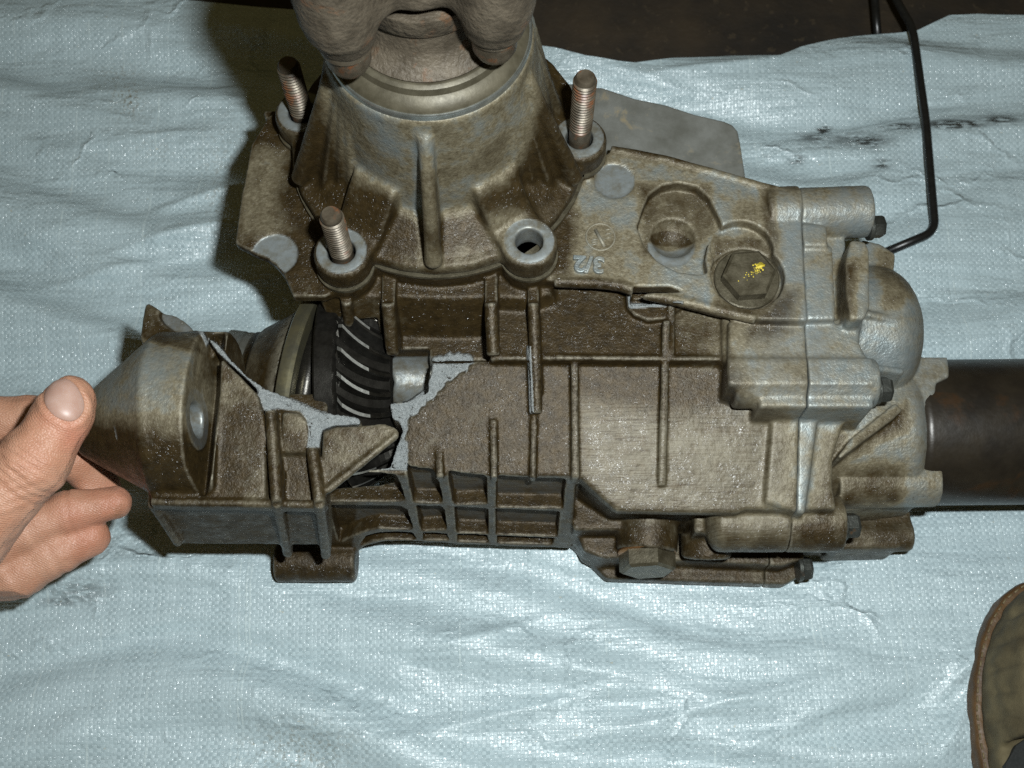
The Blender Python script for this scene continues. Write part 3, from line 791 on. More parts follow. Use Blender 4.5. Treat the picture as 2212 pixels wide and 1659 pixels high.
def paint_casing(V, N):
    x, y = proj(V)
    g = np.full(len(V), .80)
    g = np.where(x > 1200, .66, g)
    def soft(P, s): return inpoly(V, P, s)
    right_soft = np.clip((x - 1260) / 420, 0, 1)
    g = 1.02 - .62 * right_soft
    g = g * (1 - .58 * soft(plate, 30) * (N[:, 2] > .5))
    g = np.maximum(g, .72 * soft([(1370, 390), (1540, 390), (1560, 500), (1500, 560), (1380, 560)], 40))
    g = np.maximum(g, .75 * soft([(1530, 500), (1690, 500), (1690, 700), (1530, 690)], 40))
    g = np.maximum(g, .9 * soft([(1160, 400), (1260, 420), (1240, 600), (1180, 610)], 50))
    g = g - .55 * soft([(510, 320), (620, 320), (600, 520), (500, 520)], 60)
    g = np.maximum(g, .85 * np.clip((y - 1080) / 60, 0, 1) * (1 - .4 * soft([(1240, 1100), (1340, 1100), (1340, 1210), (1240, 1210)], 30)))
    g = np.maximum(g, .9 * soft([(1690, 620), (1730, 620), (1730, 730), (1600, 760), (1590, 700)], 60))
    for P, lv, sf in [([(1195, 772), (1570, 776), (1590, 890), (1450, 905), (1250, 885)], .98, 60), ([(1196, 618), (1340, 622), (1450, 660), (1455, 770), (1196, 770)], 1.0, 40),
                      ([(870, 775), (1235, 775), (1240, 1030), (870, 1030)], 1.12, 30), ([(1636, 885), (1668, 885), (1655, 1070), (1630, 1060)], .85, 16), ([(1440, 690), (1560, 700), (1560, 772), (1440, 772)], .70, 30),
                      ([(1425, 780), (1446, 780), (1440, 960), (1420, 960)], .85, 14), ([(700, 640), (1190, 640), (1190, 775), (700, 780)], 1.12, 20), ([(1600, 890), (1640, 890), (1640, 990), (1580, 960)], .75, 40),
                      ([(1640, 400), (1670, 400), (1680, 520), (1650, 520)], .75, 16), ([(1560, 420), (1640, 440), (1640, 500), (1570, 490)], .55, 40), ([(1700, 1050), (1800, 1060), (1810, 1190), (1690, 1190)], .8, 40),
                      ([(1250, 885), (1690, 885), (1690, 1065), (1590, 1112), (1330, 1108), (1250, 1030)], .84, 40), ([(1560, 640), (1690, 640), (1690, 772), (1560, 772)], .48, 40),
                      ([(1340, 1108), (1470, 1108), (1470, 1260), (1340, 1260)], .9, 20)]:
        m_ = soft(P, sf); g = g + (np.maximum(g, lv) - g) * m_
    g = np.where(y > 1020, np.maximum(g, .95 * soft([(690, 1020), (1340, 1020), (1340, 1260), (690, 1260)], 20)), g)
    bare = np.zeros(len(V))
    flat = np.clip((N[:, 2] - .9) / .06, 0, 1)
    for c, r in ((W(593, 550, ZP), .0103), (W(1327, 390, ZP), .0093)):
        d = np.hypot(V[:, 0] - c.x, V[:, 1] - c.y)
        bare = np.maximum(bare, np.clip((r - d) / .0005, 0, 1) * flat * (V[:, 2] > .115))
    bare = np.maximum(bare, soft([(1745, 440), (1700, 430), (1690, 690), (1600, 772), (1590, 870), (1745, 870)], 90) * .35)
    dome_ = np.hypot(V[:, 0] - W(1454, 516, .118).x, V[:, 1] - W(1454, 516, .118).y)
    pit_shading = np.clip((.0108 - dome_) / .0008, 0, 1) * (V[:, 2] > .100)
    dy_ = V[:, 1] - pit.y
    g = np.maximum(g, .95 * pit_shading * np.clip((dy_ + .004 + .001 * nz2(V)) / .003, 0, 1))  # far wall of the pit darkened in the colour, as shading
    bare = np.maximum(bare, pit_shading * np.clip((-.0022 - dy_ + .0008 * nz2(V)) / .002, 0, 1))  # bright crescent on the pit's near side: a highlight painted into the colour
    rib_face = soft([(780, 1018), (1250, 1022), (1240, 1192), (760, 1192)], 6) * np.clip((-N[:, 1] - .75) / .1, 0, 1) * (V[:, 1] < WP(0, 1100, LA, LB).y + .012)
    bare = np.maximum(bare, .22 * rib_face)
    fr = soft(FR, 4) * (N[:, 2] > .35) * (V[:, 2] > .06)
    bore = soft([(826, 772), (934, 770), (934, 806), (917, 842), (880, 868), (826, 872)], 3)
    fr = np.maximum(fr, soft([(795, 955), (880, 955), (880, 1016), (790, 1012)], 4) * (N[:, 2] > .35) * (V[:, 2] > .05))
    fr = fr * (1 - bore)
    bare = np.maximum(bare, bore * .8)
    fr = np.maximum(fr, soft([(1139, 748), (1146, 748), (1153, 893), (1143, 893)], 2) * (N[:, 2] > .2) * .9)
    fr = np.maximum(fr, soft([(1354, 630), (1361, 630), (1363, 657), (1474, 651), (1474, 659), (1358, 666)], 2) * (N[:, 2] > .6))
    worn = soft([(1250, 870), (1440, 900), (1700, 880), (1700, 1080), (1590, 1112), (1330, 1108), (1246, 1030)], 60)
    worn = np.maximum(worn, soft([(1530, 1100), (1830, 1100), (1830, 1170), (1530, 1170)], 30) * .8)
    worn = np.maximum(worn, soft([(1560, 640), (1740, 420), (1740, 880), (1570, 880)], 80) * .12)
    g = g - .06 * worn
    return {'grime': g, 'bare': bare, 'fract': fr, 'worn': worn}
def relief(V, N):
    return .00004 * nz2(V) + .00007 * nz1(V) + .00003 * nz3(V)
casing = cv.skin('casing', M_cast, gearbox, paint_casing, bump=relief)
del cv
NQ = [len(casing.data.polygons)]
print('casing', len(casing.data.polygons), time.time() - t1)

# raised figures cast upside down on the plate, and a ring mark with a bar
def raised_text(txt, size, at, rotz, parent, mat, name):
    cu = bpy.data.curves.new(name, 'FONT'); cu.body = txt; cu.size = size; cu.extrude = .0008; cu.bevel_depth = .0005
    cu.align_x = 'CENTER'; cu.align_y = 'CENTER'; cu.offset = .00005
    tmp = bpy.data.objects.new('tmp', cu); C.objects.link(tmp)
    me = bpy.data.meshes.new_from_object(tmp.evaluated_get(bpy.context.evaluated_depsgraph_get()))
    bpy.data.objects.remove(tmp); me.name = name
    me.transform(Matrix.Translation(at) @ Matrix.Rotation(rotz, 4, 'Z'))
    me.materials.clear(); me.materials.append(mat)
    for key, v in (('grime', .12), ('bare', .0), ('fract', 0), ('worn', .0)):
        a = me.attributes.new(key, 'FLOAT', 'POINT'); a.data.foreach_set('value', np.full(len(me.vertices), v, np.float32))
    return link(name, me, parent)
raised_text('3/2', .0105, W(1272, 571, ZP + .0002), math.pi - .06, casing, M_cast, 'cast_numerals')
def tube_mesh(pts, r, seg=12, closed=False, bm=None, cap=True):
    bm = bm or bmesh.new(); rows = []
    n = len(pts)
    up = None
    for i, p in enumerate(pts):
        p = Vector(p)
        a = Vector(pts[(i - 1) % n] if (closed or i > 0) else pts[i]); c = Vector(pts[(i + 1) % n] if (closed or i < n - 1) else pts[i])
        t = (c - a).normalized()
        if up is None: up = t.orthogonal()
        up = (up - t * up.dot(t)).normalized(); s = t.cross(up)
        rr = r[i] if hasattr(r, '__len__') else r
        rows.append([bm.verts.new(p + (up * math.cos(2 * math.pi * k / seg) + s * math.sin(2 * math.pi * k / seg)) * rr) for k in range(seg)])
    for i in range(n if closed else n - 1):
        A, B = rows[i], rows[(i + 1) % n]
        for k in range(seg): bm.faces.new((A[k], A[(k + 1) % seg], B[(k + 1) % seg], B[k]))
    if cap and not closed:
        bm.faces.new(rows[0]); bm.faces.new(rows[-1])
    return bm
bm = bmesh.new()
mc = W(1297, 512, ZP)
tube_mesh([mc + Vector((.0063 * math.cos(t), .0066 * math.sin(t), .0000)) for t in [2 * math.pi * i / 30 for i in range(30)]], .00045, 8, True, bm)
tube_mesh([W(1286, 496, ZP + .0002), W(1306, 533, ZP + .0002)], .0008, 8, False, bm)
for k in range(3):
    tube_mesh([W(1308, 497 + 9 * k, ZP), W(1321, 495 + 9 * k, ZP)], .00035, 6, False, bm)
    tube_mesh([W(1278, 519 + 5 * k, ZP), W(1291, 517 + 5 * k, ZP)], .00035, 6, False, bm)
mk = obj_bm('cast_ring_mark', bm, M_cast, casing)
for key, v in (('grime', .35), ('bare', 0), ('fract', 0), ('worn', .3)):
    a = mk.data.attributes.new(key, 'FLOAT', 'POINT'); a.data.foreach_set('value', np.full(len(mk.data.vertices), v, np.float32))

# ------------------------------------------------------------------ upright bearing cover with its lugs and webs
t1 = time.time()
tv = Vol((TC.x - .085, TC.y - .088, .114), (TC.x + .085, TC.y + .088, .212), .00068)
for c, r in [(TC, .0658)] + [(q, .0121) for q in lugs]:
    tv.slab(circ(c, r), .1285, .1214)
tv.cone(TC + up(.1265), TC + up(.1400), .0640, .0445)
tv.cone(TC + up(.130), TC + up(.1985), .0445, .0412)
for q in lugs:
    tv.slab(circ(q, .0122), .1342, .122)
    d = (q - TC).normalized(); s_ = Vector((-d.y, d.x, 0)); rq = (q - TC).length
    tv.prism([p - s_ * .0108 for p in (TC + d * .030 + up(.156), TC + d * .0455 + up(.1525), TC + d * (rq - .0115) + up(.1338), TC + d * rq + up(.1338), TC + d * rq + up(.124), TC + d * .030 + up(.124))], s_, .0216)
tv.blur(1.5)
for ang in (-90, -21, 201, 90, 21, 159):
    a = math.radians(ang); d = Vector((math.cos(a), math.sin(a), 0)); s = Vector((-d.y, d.x, 0))
    if ang == -90: d = (W(936, 575, .13) - TC); d.z = 0; d.normalize(); s = Vector((-d.y, d.x, 0))
    ro = .0655 if ang in (-90, -21, 201) else .0535
    w = .0030
    P = [TC + d * .030 + up(.1925), TC + d * .0425 + up(.1915), TC + d * ro + up(.129), TC + d * .030 + up(.124)]
    tv.prism([p - s * w for p in P], s, w * 2)
    tv.cone(TC + d * .0420 + up(.190), TC + d * (ro - .001) + up(.130), .0022, .0038)
    if ang != -90:
        for da, rr in ((-16, .049), (-11, .052), (-6, .057), (6, .057), (11, .052), (16, .049)):
            a2 = a + math.radians(da); d2 = Vector((math.cos(a2), math.sin(a2), 0)); s2 = Vector((-d2.y, d2.x, 0))
            tv.prism([p - s2 * .0032 for p in (TC + d2 * .030 + up(.190), TC + d2 * .0415 + up(.188), TC + d2 * rr + up(.131), TC + d2 * .030 + up(.124))], s2, .0064)
tv.blur(1.3)
for q in lugs: tv.cone(q + up(.10), q + up(.15), .0058, None, '-')
tv.cone(B2 + up(.10), B2 + up(.15), .0058, None, '-')
tv.cone(TC + up(.185), TC + up(.22), .0388, None, '-')
tv.blur(0.7)
def paint_tower(V, N):
    x, y = proj(V)
    g = np.full(len(V), .42)
    R = np.hypot(V[:, 0] - TC.x, V[:, 1] - TC.y)
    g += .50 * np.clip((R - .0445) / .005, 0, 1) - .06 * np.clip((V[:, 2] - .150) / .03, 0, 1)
    g -= .30 * inpoly(V, [(1040, 455), (1130, 455), (1190, 560), (1080, 560)], 30) + .2 * inpoly(V, [(860, 540), (1010, 540), (1030, 600), (850, 600)], 30)
    g -= .25 * inpoly(V, [(890, 270), (935, 270), (960, 580), (900, 580)], 12)
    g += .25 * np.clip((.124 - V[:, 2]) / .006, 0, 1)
    bare = np.zeros(len(V))
    for i, q in enumerate(lugs):
        d = np.hypot(V[:, 0] - q.x, V[:, 1] - q.y)
        bare = np.maximum(bare, np.clip((.0108 - d) / .0006, 0, 1) * np.clip((N[:, 2] - .86) / .08, 0, 1) * (V[:, 2] > .1325))
        bare = np.maximum(bare, np.clip((.0072 - d) / .0004, 0, 1) * .9)
    return {'grime': g, 'bare': bare, 'fract': 0 * g, 'worn': .25 * inpoly(V, [(1040, 450), (1200, 450), (1200, 600), (1040, 600)], 40)}
cover = tv.skin('bearing_cover', M_cast, gearbox, paint_tower, bump=relief)
del tv
print('tower', len(cover.data.polygons), time.time() - t1)

# gasket between cover and casing
bm = bmesh.new()
for c, r in [(TC, .0664)] + [(q, .01255) for q in lugs]:
    lathe([(.1200, 0), (.1200, r), (.1216, r), (.1216, 0)], (c.x, c.y, 0), (0, 0, 1), 72, bm)
obj_bm('gasket', bm, M_plug, gearbox, False)
# threaded studs
def make_stud(base, L, r, plain):
    prof = [(-.014, 0), (-.014, r * .95), (plain, r * .95)]
    z = plain
    pitch = .0018
    while z < L - .0035:
        prof += [(z + .0002, r * .80), (z + pitch * .42, r), (z + pitch * .62, r), (z + pitch * .98, r * .80)]
        z += pitch
    prof += [(z + .0004, r * .88), (L - .001, r * .84), (L, r * .70), (L, 0)]
    return lathe(prof, base, (0, 0, 1), 32)
for q, z, L, plain in ((B1, .1345, .0300, .000), (B3, .1345, .0420, .007), (B4, .1345, .0330, .0)):
    sharp(obj_bm('stud', make_stud(q + up(z), L, .0050, plain), M_stud, gearbox), 50)
# seal, output flange hub, yoke
lathe_obj = lambda name, prof, mat, parent=gearbox, seg=96: sharp(obj_bm(name, lathe(prof, (TC.x, TC.y, 0), (0, 0, 1), seg), mat, parent), 40)
lathe_obj('retaining_ring', [(.188, .0300), (.188, .0400), (.2000, .0404), (.2008, .0403), (.2011, .0400), (.2006, .0396), (.2000, .0300)], M_ring)
lathe_obj('oil_seal', [(.196, .030), (.2002, .0394), (.2016, .0390), (.2030, .0374), (.2042, .0362), (.2050, .0345), (.2078, .0338), (.2086, .0325), (.2088, .0318), (.2080, .030), (.2076, .02)], M_seal)
hub = lathe_obj('output_flange', [(.200, .022), (.2080, .0310), (.2096, .0316), (.2106, .0306), (.2114, .0292), (.2140, .0272), (.2165, .0256), (.2200, .0250), (.2262, .0248), (.2264, .0238), (.2270, .0238), (.2274, .0262), (.2282, .0268), (.2360, .0268), (.2364, .020), (.2364, 0)], M_hub)
yv = Vol((TC.x - .075, TC.y - .075, .218), (TC.x + .075, TC.y + .075, .300), .0009)
YB = []
for px, py, z in ((752, 118, .2245), (1068, 88, .2245)):
    p = W(px, py, z); YB.append(Vector((p.x, p.y, 0)))
yc = TC
YB += [Vector((2 * yc.x - q.x, 2 * yc.y - q.y, 0)) for q in YB[:2]]
yv.slab(circ(yc, .0300, 48), .262, .2440)
for q in YB:
    d = (q - yc); d.normalize()
    yv.slab(circ(q + d * .001, .0135), .262, .240)
    yv.cone(q + up(.2310), q + up(.246), .0105, .0138)
    yv.slab(link_poly(yc, q, .016, .0125), .262, .2440)
    yv.slab(circ(q + d * .0015, .0139), .282, .246)
    yv.cone(q + up(.25), yc + d * .025 + up(.29), .013, .012)
yv.cone(yc + up(.25), yc + up(.295), .026, .022)
yv.blur(2.0)
yoke = yv.skin('drive_yoke', M_hub, gearbox, None, bump=lambda V, N: .00018 * nz1(V) + .00010 * nz2(V))
del yv
for q in YB:
    o = obj_bm('yoke_nut', lathe([(.2340, 0), (.2340, .0092), (.2300, .0094), (.2292, .0084), (.2225, .0081), (.2195, .0068), (.2185, 0)], (q.x, q.y, 0), (0, 0, 1), 28), M_stud, gearbox)
    sharp(o, 45)
print('tower top', time.time() - T0)

# ------------------------------------------------------------------ side cover right of the joint, tail housing, tube
t1 = time.time()
rv = Vol((.112, .112, .003), (.216, .300, .136), .00068)
right_end(rv)
rv.slab(pl([(1700, 526), (1800, 530), (1806, 690), (1700, 692)], .1165), .1165, .06)
rv.slab(pl([(1700, 478), (1786, 484), (1790, 532), (1700, 530)], .1185), .1185, .06)
rv.slab(pl([(1838, 517), (1870, 521), (1879, 540), (1880, 660), (1868, 688), (1838, 690), (1829, 640), (1826, 570)], .124), .124, .08)
DC = Vector((.120, .2165, .075))
rv.cone(DC, DC + Vector((.049, 0, 0)), .0318)
rv.ball(DC + Vector((.049, 0, 0)), (.0190, .0315, .0315))
rv.slab(pl([(1860, 516), (1905, 526), (1936, 548), (1932, 585), (1900, 600), (1860, 600)], .088), .088, .05)
rv.bar(W(1840, 668, .1105), W(1958, 694, .1055), .0032, .02)
rv.bar(W(1880, 790, .105), W(1955, 800, .100), .0032, .02)
rv.blur(.95)
# lower tail housing
TQ = Vector((.130, W(2000, 930, .05).y, .047))
rv.cone(TQ, TQ + Vector((.048, 0, 0)), .0365, .0368)
rv.ball(TQ + Vector((.048, 0, 0)), (.0160, .0368, .0368))
rv.cone(W(1800, 1045, .058), W(2018, 1040, .058), .0115)
rv.slab(pl([(1800, 1050), (2000, 1050), (1990, 1085), (1850, 1100), (1800, 1105)], .055), .055, .03)
rv.slab(pl([(1975, 772), (2046, 772), (2050, 815), (2022, 828), (2016, 880), (1975, 880)], .080), .081, .05)
rv.slab(pl([(1810, 985), (1840, 945), (1935, 870), (1950, 885), (1930, 905), (1815, 990)], .088), .088, .05)
rv.slab(seam_half(False, .0003), .2, -.1, '-')
rv.blur(.7)
def paint_cover(V, N):
    x, y = proj(V)
    g = .20 + .0 * x
    g = np.maximum(g, .62 * inpoly(V, [(1800, 560), (1850, 560), (1850, 690), (1800, 690)], 30))
    g = np.maximum(g, .62 * inpoly(V, [(1770, 930), (1850, 900), (1810, 1180), (1740, 1180)], 50))
    g = np.maximum(g, .6 * inpoly(V, [(1880, 520), (1960, 540), (1990, 640), (1900, 690)], 50))
    g = np.maximum(g, .7 * inpoly(V, [(1840, 940), (1960, 870), (1960, 930), (1830, 1000)], 40))
    g = np.maximum(g, .58 * inpoly(V, [(1810, 1000), (1960, 990), (1950, 1100), (1810, 1110)], 40))
    g = np.maximum(g, .85 * np.clip((y - 1090) / 50, 0, 1))
    bare = .35 * inpoly(V, [(1735, 440), (1870, 405), (1880, 490), (1740, 500)], 20) + .35 * inpoly(V, [(1735, 690), (1790, 690), (1790, 880), (1735, 880)], 30)
    bare = np.maximum(bare, .4 * inpoly(V, [(1960, 760), (2070, 760), (2060, 1000), (1980, 1000)], 30))
    worn = .3 * inpoly(V, [(1735, 500), (1800, 500), (1800, 760), (1735, 760)], 30) + .5 * inpoly(V, [(1735, 900), (1800, 900), (1800, 1100), (1690, 1120)], 30)
    return {'grime': g, 'bare': bare, 'fract': 0 * g, 'worn': worn}
side = rv.skin('side_cover', M_cast, gearbox, paint_cover, bump=relief)
del rv
print('side', len(side.data.polygons), time.time() - t1)
X1 = (1, 0.045, 0)
hexhead('cover_bolt', W(1874, 491, .1085) , X1, .0052, .0072, M_bolt, gearbox, .0060)
hexhead('cover_bolt', W(1888, 842, .1035), X1, .0056, .0070, M_bolt, gearbox, .0064, rot=.3)
hexhead('cover_bolt', W(1815, 1136, .060), X1, .0058, .0080, M_bolt, gearbox, .0068, rot=.2)
hexhead('cover_bolt', W(1722, 1228, .020), X1, .0058, .0066, M_bolt, gearbox, .0062, rot=.1)
# steel tube carried on from the tail housing, slightly dented
bm = lathe([(0, .030), (.000, .0338), (.004, .0345), (.10, .0345), (.26, .0345), (.26, .030)], TQ + Vector((.0535, 0, 0)), (1, .01, 0), 96)
for v in bm.verts:
    d = (v.co - (TQ + Vector((.085, -.005, .036)))); v.co.z -= .0022 * math.exp(-(d.x / .012) ** 2 - (d.y / .013) ** 2)
obj_bm('axle_tube', bm, M_tube, gearbox)
# foot block under the tail
fv = Vol((.115, .105, .001), (.225, .175, .055), .0009)
fv.slab(pl([(1800, 1108), (1968, 1090), (1972, 1150), (1945, 1184), (1800, 1186)], .030), .030, .004)
fv.cone(W(1720, 1160, .024), W(1968, 1158, .024), .0075)
fv.slab(pl([(1720, 1176), (1840, 1176), (1835, 1190), (1720, 1196)], .012), .012, .004)
fv.blur(1.2)
foot = fv.skin('mounting_foot', M_cast, gearbox, lambda V, N: {'grime': 0 * V[:, 0] + .85, 'bare': 0 * V[:, 0], 'fract': 0 * V[:, 0], 'worn': 0 * V[:, 0] + .2}, bump=relief)
del fv
# filler plug in the plate, with a dab of yellow paint
pc = W(1612, 606, ZP - .0070)
plug = hexhead('filler_plug', pc, (0, -.02, 1), .0118, .0085, M_plug, gearbox, .0142, rot=.35)
bm = bmesh.new()
for k in range(60):
    a = random.random() * 6.28; rr = abs(random.gauss(0, .0009))
    c = W(1641, 575, pc.z + .0084) + Vector((rr * math.cos(a) * 1.3, rr * math.sin(a) - .3 * rr, 0)); s = random.uniform(.0002, .0005)
    lathe([(0, s), (.00025, s * .7), (.0003, 0)], c, (0, 0, 1), 7, bm)
for k in range(40):
    tt_ = random.random()
    c = W(1640 - 22 * tt_ + random.gauss(0, 3 + 8 * tt_), 578 + 24 * tt_ + random.gauss(0, 3 + 5 * tt_), pc.z + .0084); s = random.uniform(.00012, .0003)
    lathe([(0, s), (.00015, s * .7), (.0002, 0)], c, (0, 0, 1), 6, bm)
c0 = W(1641, 574, pc.z + .0084); ring_ = [bm.verts.new(c0 + Vector(((.0019 + .0006 * math.sin(3 * t + 1) + random.uniform(-.0004, .0004)) * math.cos(t), (.0013 + .0004 * math.sin(2 * t) + random.uniform(-.0003, .0003)) * math.sin(t), .0003))) for t in [6.283 * k / 26 for k in range(26)]]
bm.faces.new(ring_)
low_ = [bm.verts.new(v.co - up(.0006)) for v in ring_]
for k in range(26): bm.faces.new((ring_[k], low_[k], low_[(k + 1) % 26], ring_[(k + 1) % 26]))
obj_bm('paint_dab', bm, M_yellow, plug)
# drain plug on the front boss
dp = W(1397, 1192, .0375)
M_washer = steel('copper_washer', (.26, .13, .05), (.34, .18, .08), .35, .8, scale=200)
hexhead('drain_plug', dp + Vector((0, -.0012, 0)), (0, -1, .06), .0132, .0085, M_plug, gearbox, None, rot=math.pi / 6)
obj_bm('copper_washer', lathe([(0, 0), (0, .0135), (.0014, .0135), (.0014, 0)], dp + Vector((0, .0002, 0)), (0, -1, .03), 48), M_washer, gearbox)
# zinc-grey plate behind the cover
bm = bmesh.new()
P = pl([(1120, 190), (1180, 186), (1215, 180), (1245, 180), (1262, 188), (1300, 188), (1372, 212), (1440, 226), (1500, 246), (1565, 261), (1582, 268), (1594, 282), (1600, 310), (1613, 396), (1600, 430), (1300, 430), (1120, 330)], .100)
top = [bm.verts.new(p) for p in P]; bot = [bm.verts.new(p - up(.005)) for p in P]
bm.faces.new(top); bm.faces.new(bot[::-1])
for i in range(len(P)): bm.faces.new((top[i], bot[i], bot[(i + 1) % len(P)], top[(i + 1) % len(P)]))
o = obj_bm('backing_plate', bm, M_plate, gearbox, False)
mod = o.modifiers.new('bevel', 'BEVEL'); mod.width = .0012; mod.segments = 3

# ------------------------------------------------------------------ differential seen through the broken wall
GA = Vector((1, .03, .0)).normalized()
GY, GZ = .195, .060
KG = .84
xg = W(676, 760, .105).x
GO = Vector((xg, GY, GZ))
gear = obj_bm('ring_gear', lathe([(h_, r_ * KG) for h_, r_ in [(0, .020), (0, .0545), (.0008, .0555), (.0085, .0560), (.0092, .0553), (.0100, .0535), (.0320, .0385), (.0330, .036), (.0300, .026), (.012, .024), (.012, .020)]], GO, GA, 140), M_steel_dark, gearbox)
sharp(gear, 30)
def tooth_mesh():
    bm = bmesh.new(); rows = []
    a, u, v = frame(GA)
    for i in range(11):
        s = i / 10
        ax = .0090 + .0225 * s; rb = (.0540 - .0150 * s) * KG
        phi = .46 * s - .22 * s * s
        hgt = (.0068 - .0028 * s) * min(1, .25 + s * 14)
        wb, wt = (.0082 - .0034 * s), (.0018 - .0006 * s)
        nr, na = .55, .83                               # outward normal of the cone: radial, axial parts
        pts = []
        for side, hh in ((-wb / 2, -.0008), (-wt / 2 - .0006, hgt * .8), (-wt / 2, hgt), (wt / 2, hgt), (wt / 2 + .0006, hgt * .8), (wb / 2, -.0008)):
            r = rb + hh * .83; x = ax + hh * .25 + (.0012 if hh > 0 and i == 0 else 0)
            an = phi + side / max(r, .01)
            pts.append(bm.verts.new(a * x + (u * math.cos(an) + v * math.sin(an)) * r))
        rows.append(pts)
    for A, B in zip(rows, rows[1:]):
        for k in range(5): bm.faces.new((A[k], A[k + 1], B[k + 1], B[k]))
    bm.faces.new(rows[0]); bm.faces.new(rows[-1][::-1])
    bmesh.ops.recalc_face_normals(bm, faces=bm.faces)
    me = bpy.data.meshes.new('tooth'); bm.to_mesh(me); bm.free()
    for p in me.polygons: p.use_smooth = False
    me.materials.append(M_tooth); me.materials.append(M_tip)
    for p in me.polygons:
        if p.index % 5 == 2 and p.index < 30: p.material_index = 1
    return me
M_tip = steel('polished_tooth_tip', (.40, .40, .37), (.62, .62, .58), .36, .8, scale=400, bumpd=.0001)
M_tooth = steel('worn_tooth_steel', (0.035, 0.033, 0.028), (0.085, 0.080, 0.070), 0.24, 0.9, scale=200, bumpd=0.00006)
tm = tooth_mesh(); NT = 26
base_tooth = None
for i in range(NT):
    if base_tooth is None:
        t = bpy.data.objects.new('tooth', tm); base_tooth = t
    else: t = base_tooth.copy()
    C.objects.link(t)
    t.parent = gear
    M = Matrix.Translation(GO) @ Matrix.Rotation(2 * math.pi * i / NT + .05, 4, GA)
    t.matrix_local = M
FA = Vector((1, -.16, .0)).normalized()
FO = Vector((W(618, 760, .1).x, GY, GZ))
sharp(obj_bm('differential_flange', lathe([(h_, r_ * .86) for h_, r_ in [(0, .02), (0, .0540), (.0006, .0555), (.0030, .0562), (.0050, .0562), (.0066, .0550), (.0068, .054), (.0068, .02)]], FO, FA, 120), M_brass, gearbox), 25)
obj_bm('gear_carrier', lathe([(.0060, .02), (.0060, .0385), (.014, .0385), (.014, .036), (.026, .036), (.026, .02)], FO, FA, 80), M_steel_dark, gearbox)
dcv = obj_bm('differential_case', lathe([(h_, r_ * .84) for h_, r_ in [(.0, .02), (.0, .0470), (-.004, .0460), (-.0100, .0400), (-.0200, .0320), (-.0215, .0300), (-.0215, .0290), (-.0245, .0285), (-.0245, .01)]], FO + Vector((.0005, 0, 0)), FA, 96), M_cast, gearbox)
for key, v in (('grime', .95), ('bare', 0), ('fract', 0), ('worn', 0)):
    a = dcv.data.attributes.new(key, 'FLOAT', 'POINT'); a.data.foreach_set('value', np.full(len(dcv.data.vertices), v, np.float32))
sharp(obj_bm('bearing_race', lathe([(h_, r_ * .84) for h_, r_ in [(-.0240, .01), (-.0240, .0278), (-.0275, .0278), (-.0277, .0262), (-.030, .0262), (-.0302, .0278), (-.0360, .0278), (-.036, .01)]], FO, FA, 80), M_ring, gearbox), 30)
# ------------------------------------------------------------------ the broken-off piece held over the gap
t1 = time.time()
frag = thing('casing_fragment', 'broken funnel-shaped piece of the casing with grey fracture edge, held in the hand', 'casing fragment', W(430, 930, .08))
qv = Vol((-.192, .112, .050), (-.040, .226, .148), .00066)
ax_y, ax_z = W(320, 905, .102).y, .102
Xp = lambda px, z=.135, y=905: W(px, y, z).x
qv.cone((Xp(100), W(100, 925, .10).y, .099), (Xp(318), ax_y, ax_z), .0115, .0380)
qv.cone((Xp(296), ax_y, ax_z), (Xp(448), ax_y, ax_z), .0368, .0372)
# horn and upper edge
qv.slab(pl([(300, 730), (304, 700), (311, 655), (318, 648), (330, 658), (345, 668), (372, 672), (398, 690), (418, 712), (440, 722), (462, 748), (470, 770), (440, 800), (330, 790)], .112), .112, .085)
qv.blur(1.2)
bz = lambda y0: None
FBa, FBb = .1245 - W(500, 800, .1245).y * .25, .25       # top plane of the block
def fb(pts, d=0): return [WP(x, y, FBa + d, FBb) for x, y in pts]
qv.slab(fb([(436, 760), (462, 752), (480, 775), (520, 812), (556, 850), (572, 905), (574, 1000), (575, 1086), (326, 1086), (322, 1062), (440, 1040)]), 0, .085, slope=(FBa, FBb))
qv.slab(fb([(560, 872), (600, 880), (650, 888), (668, 905), (690, 960), (694, 1086), (560, 1086)], -.004), 0, .085, slope=(FBa - .004, FBb))
qv.slab(fb([(606, 884), (645, 886), (662, 905), (666, 935), (664, 975), (604, 975)], .001), 0, .09, slope=(FBa - .001, FBb))
# wall below the ledge
wa = [WP(x, y, *(lambda p, q: (p.z - (q.z - p.z) / (q.y - p.y) * p.y, (q.z - p.z) / (q.y - p.y)))(W(500, 1100, .098), W(500, 1180, .062))) for x, y in [(345, 1092), (694, 1092), (694, 1180), (372, 1176)]]
qv.prism(wa, (0, 1, 0), .05)
qv.blur(.9)
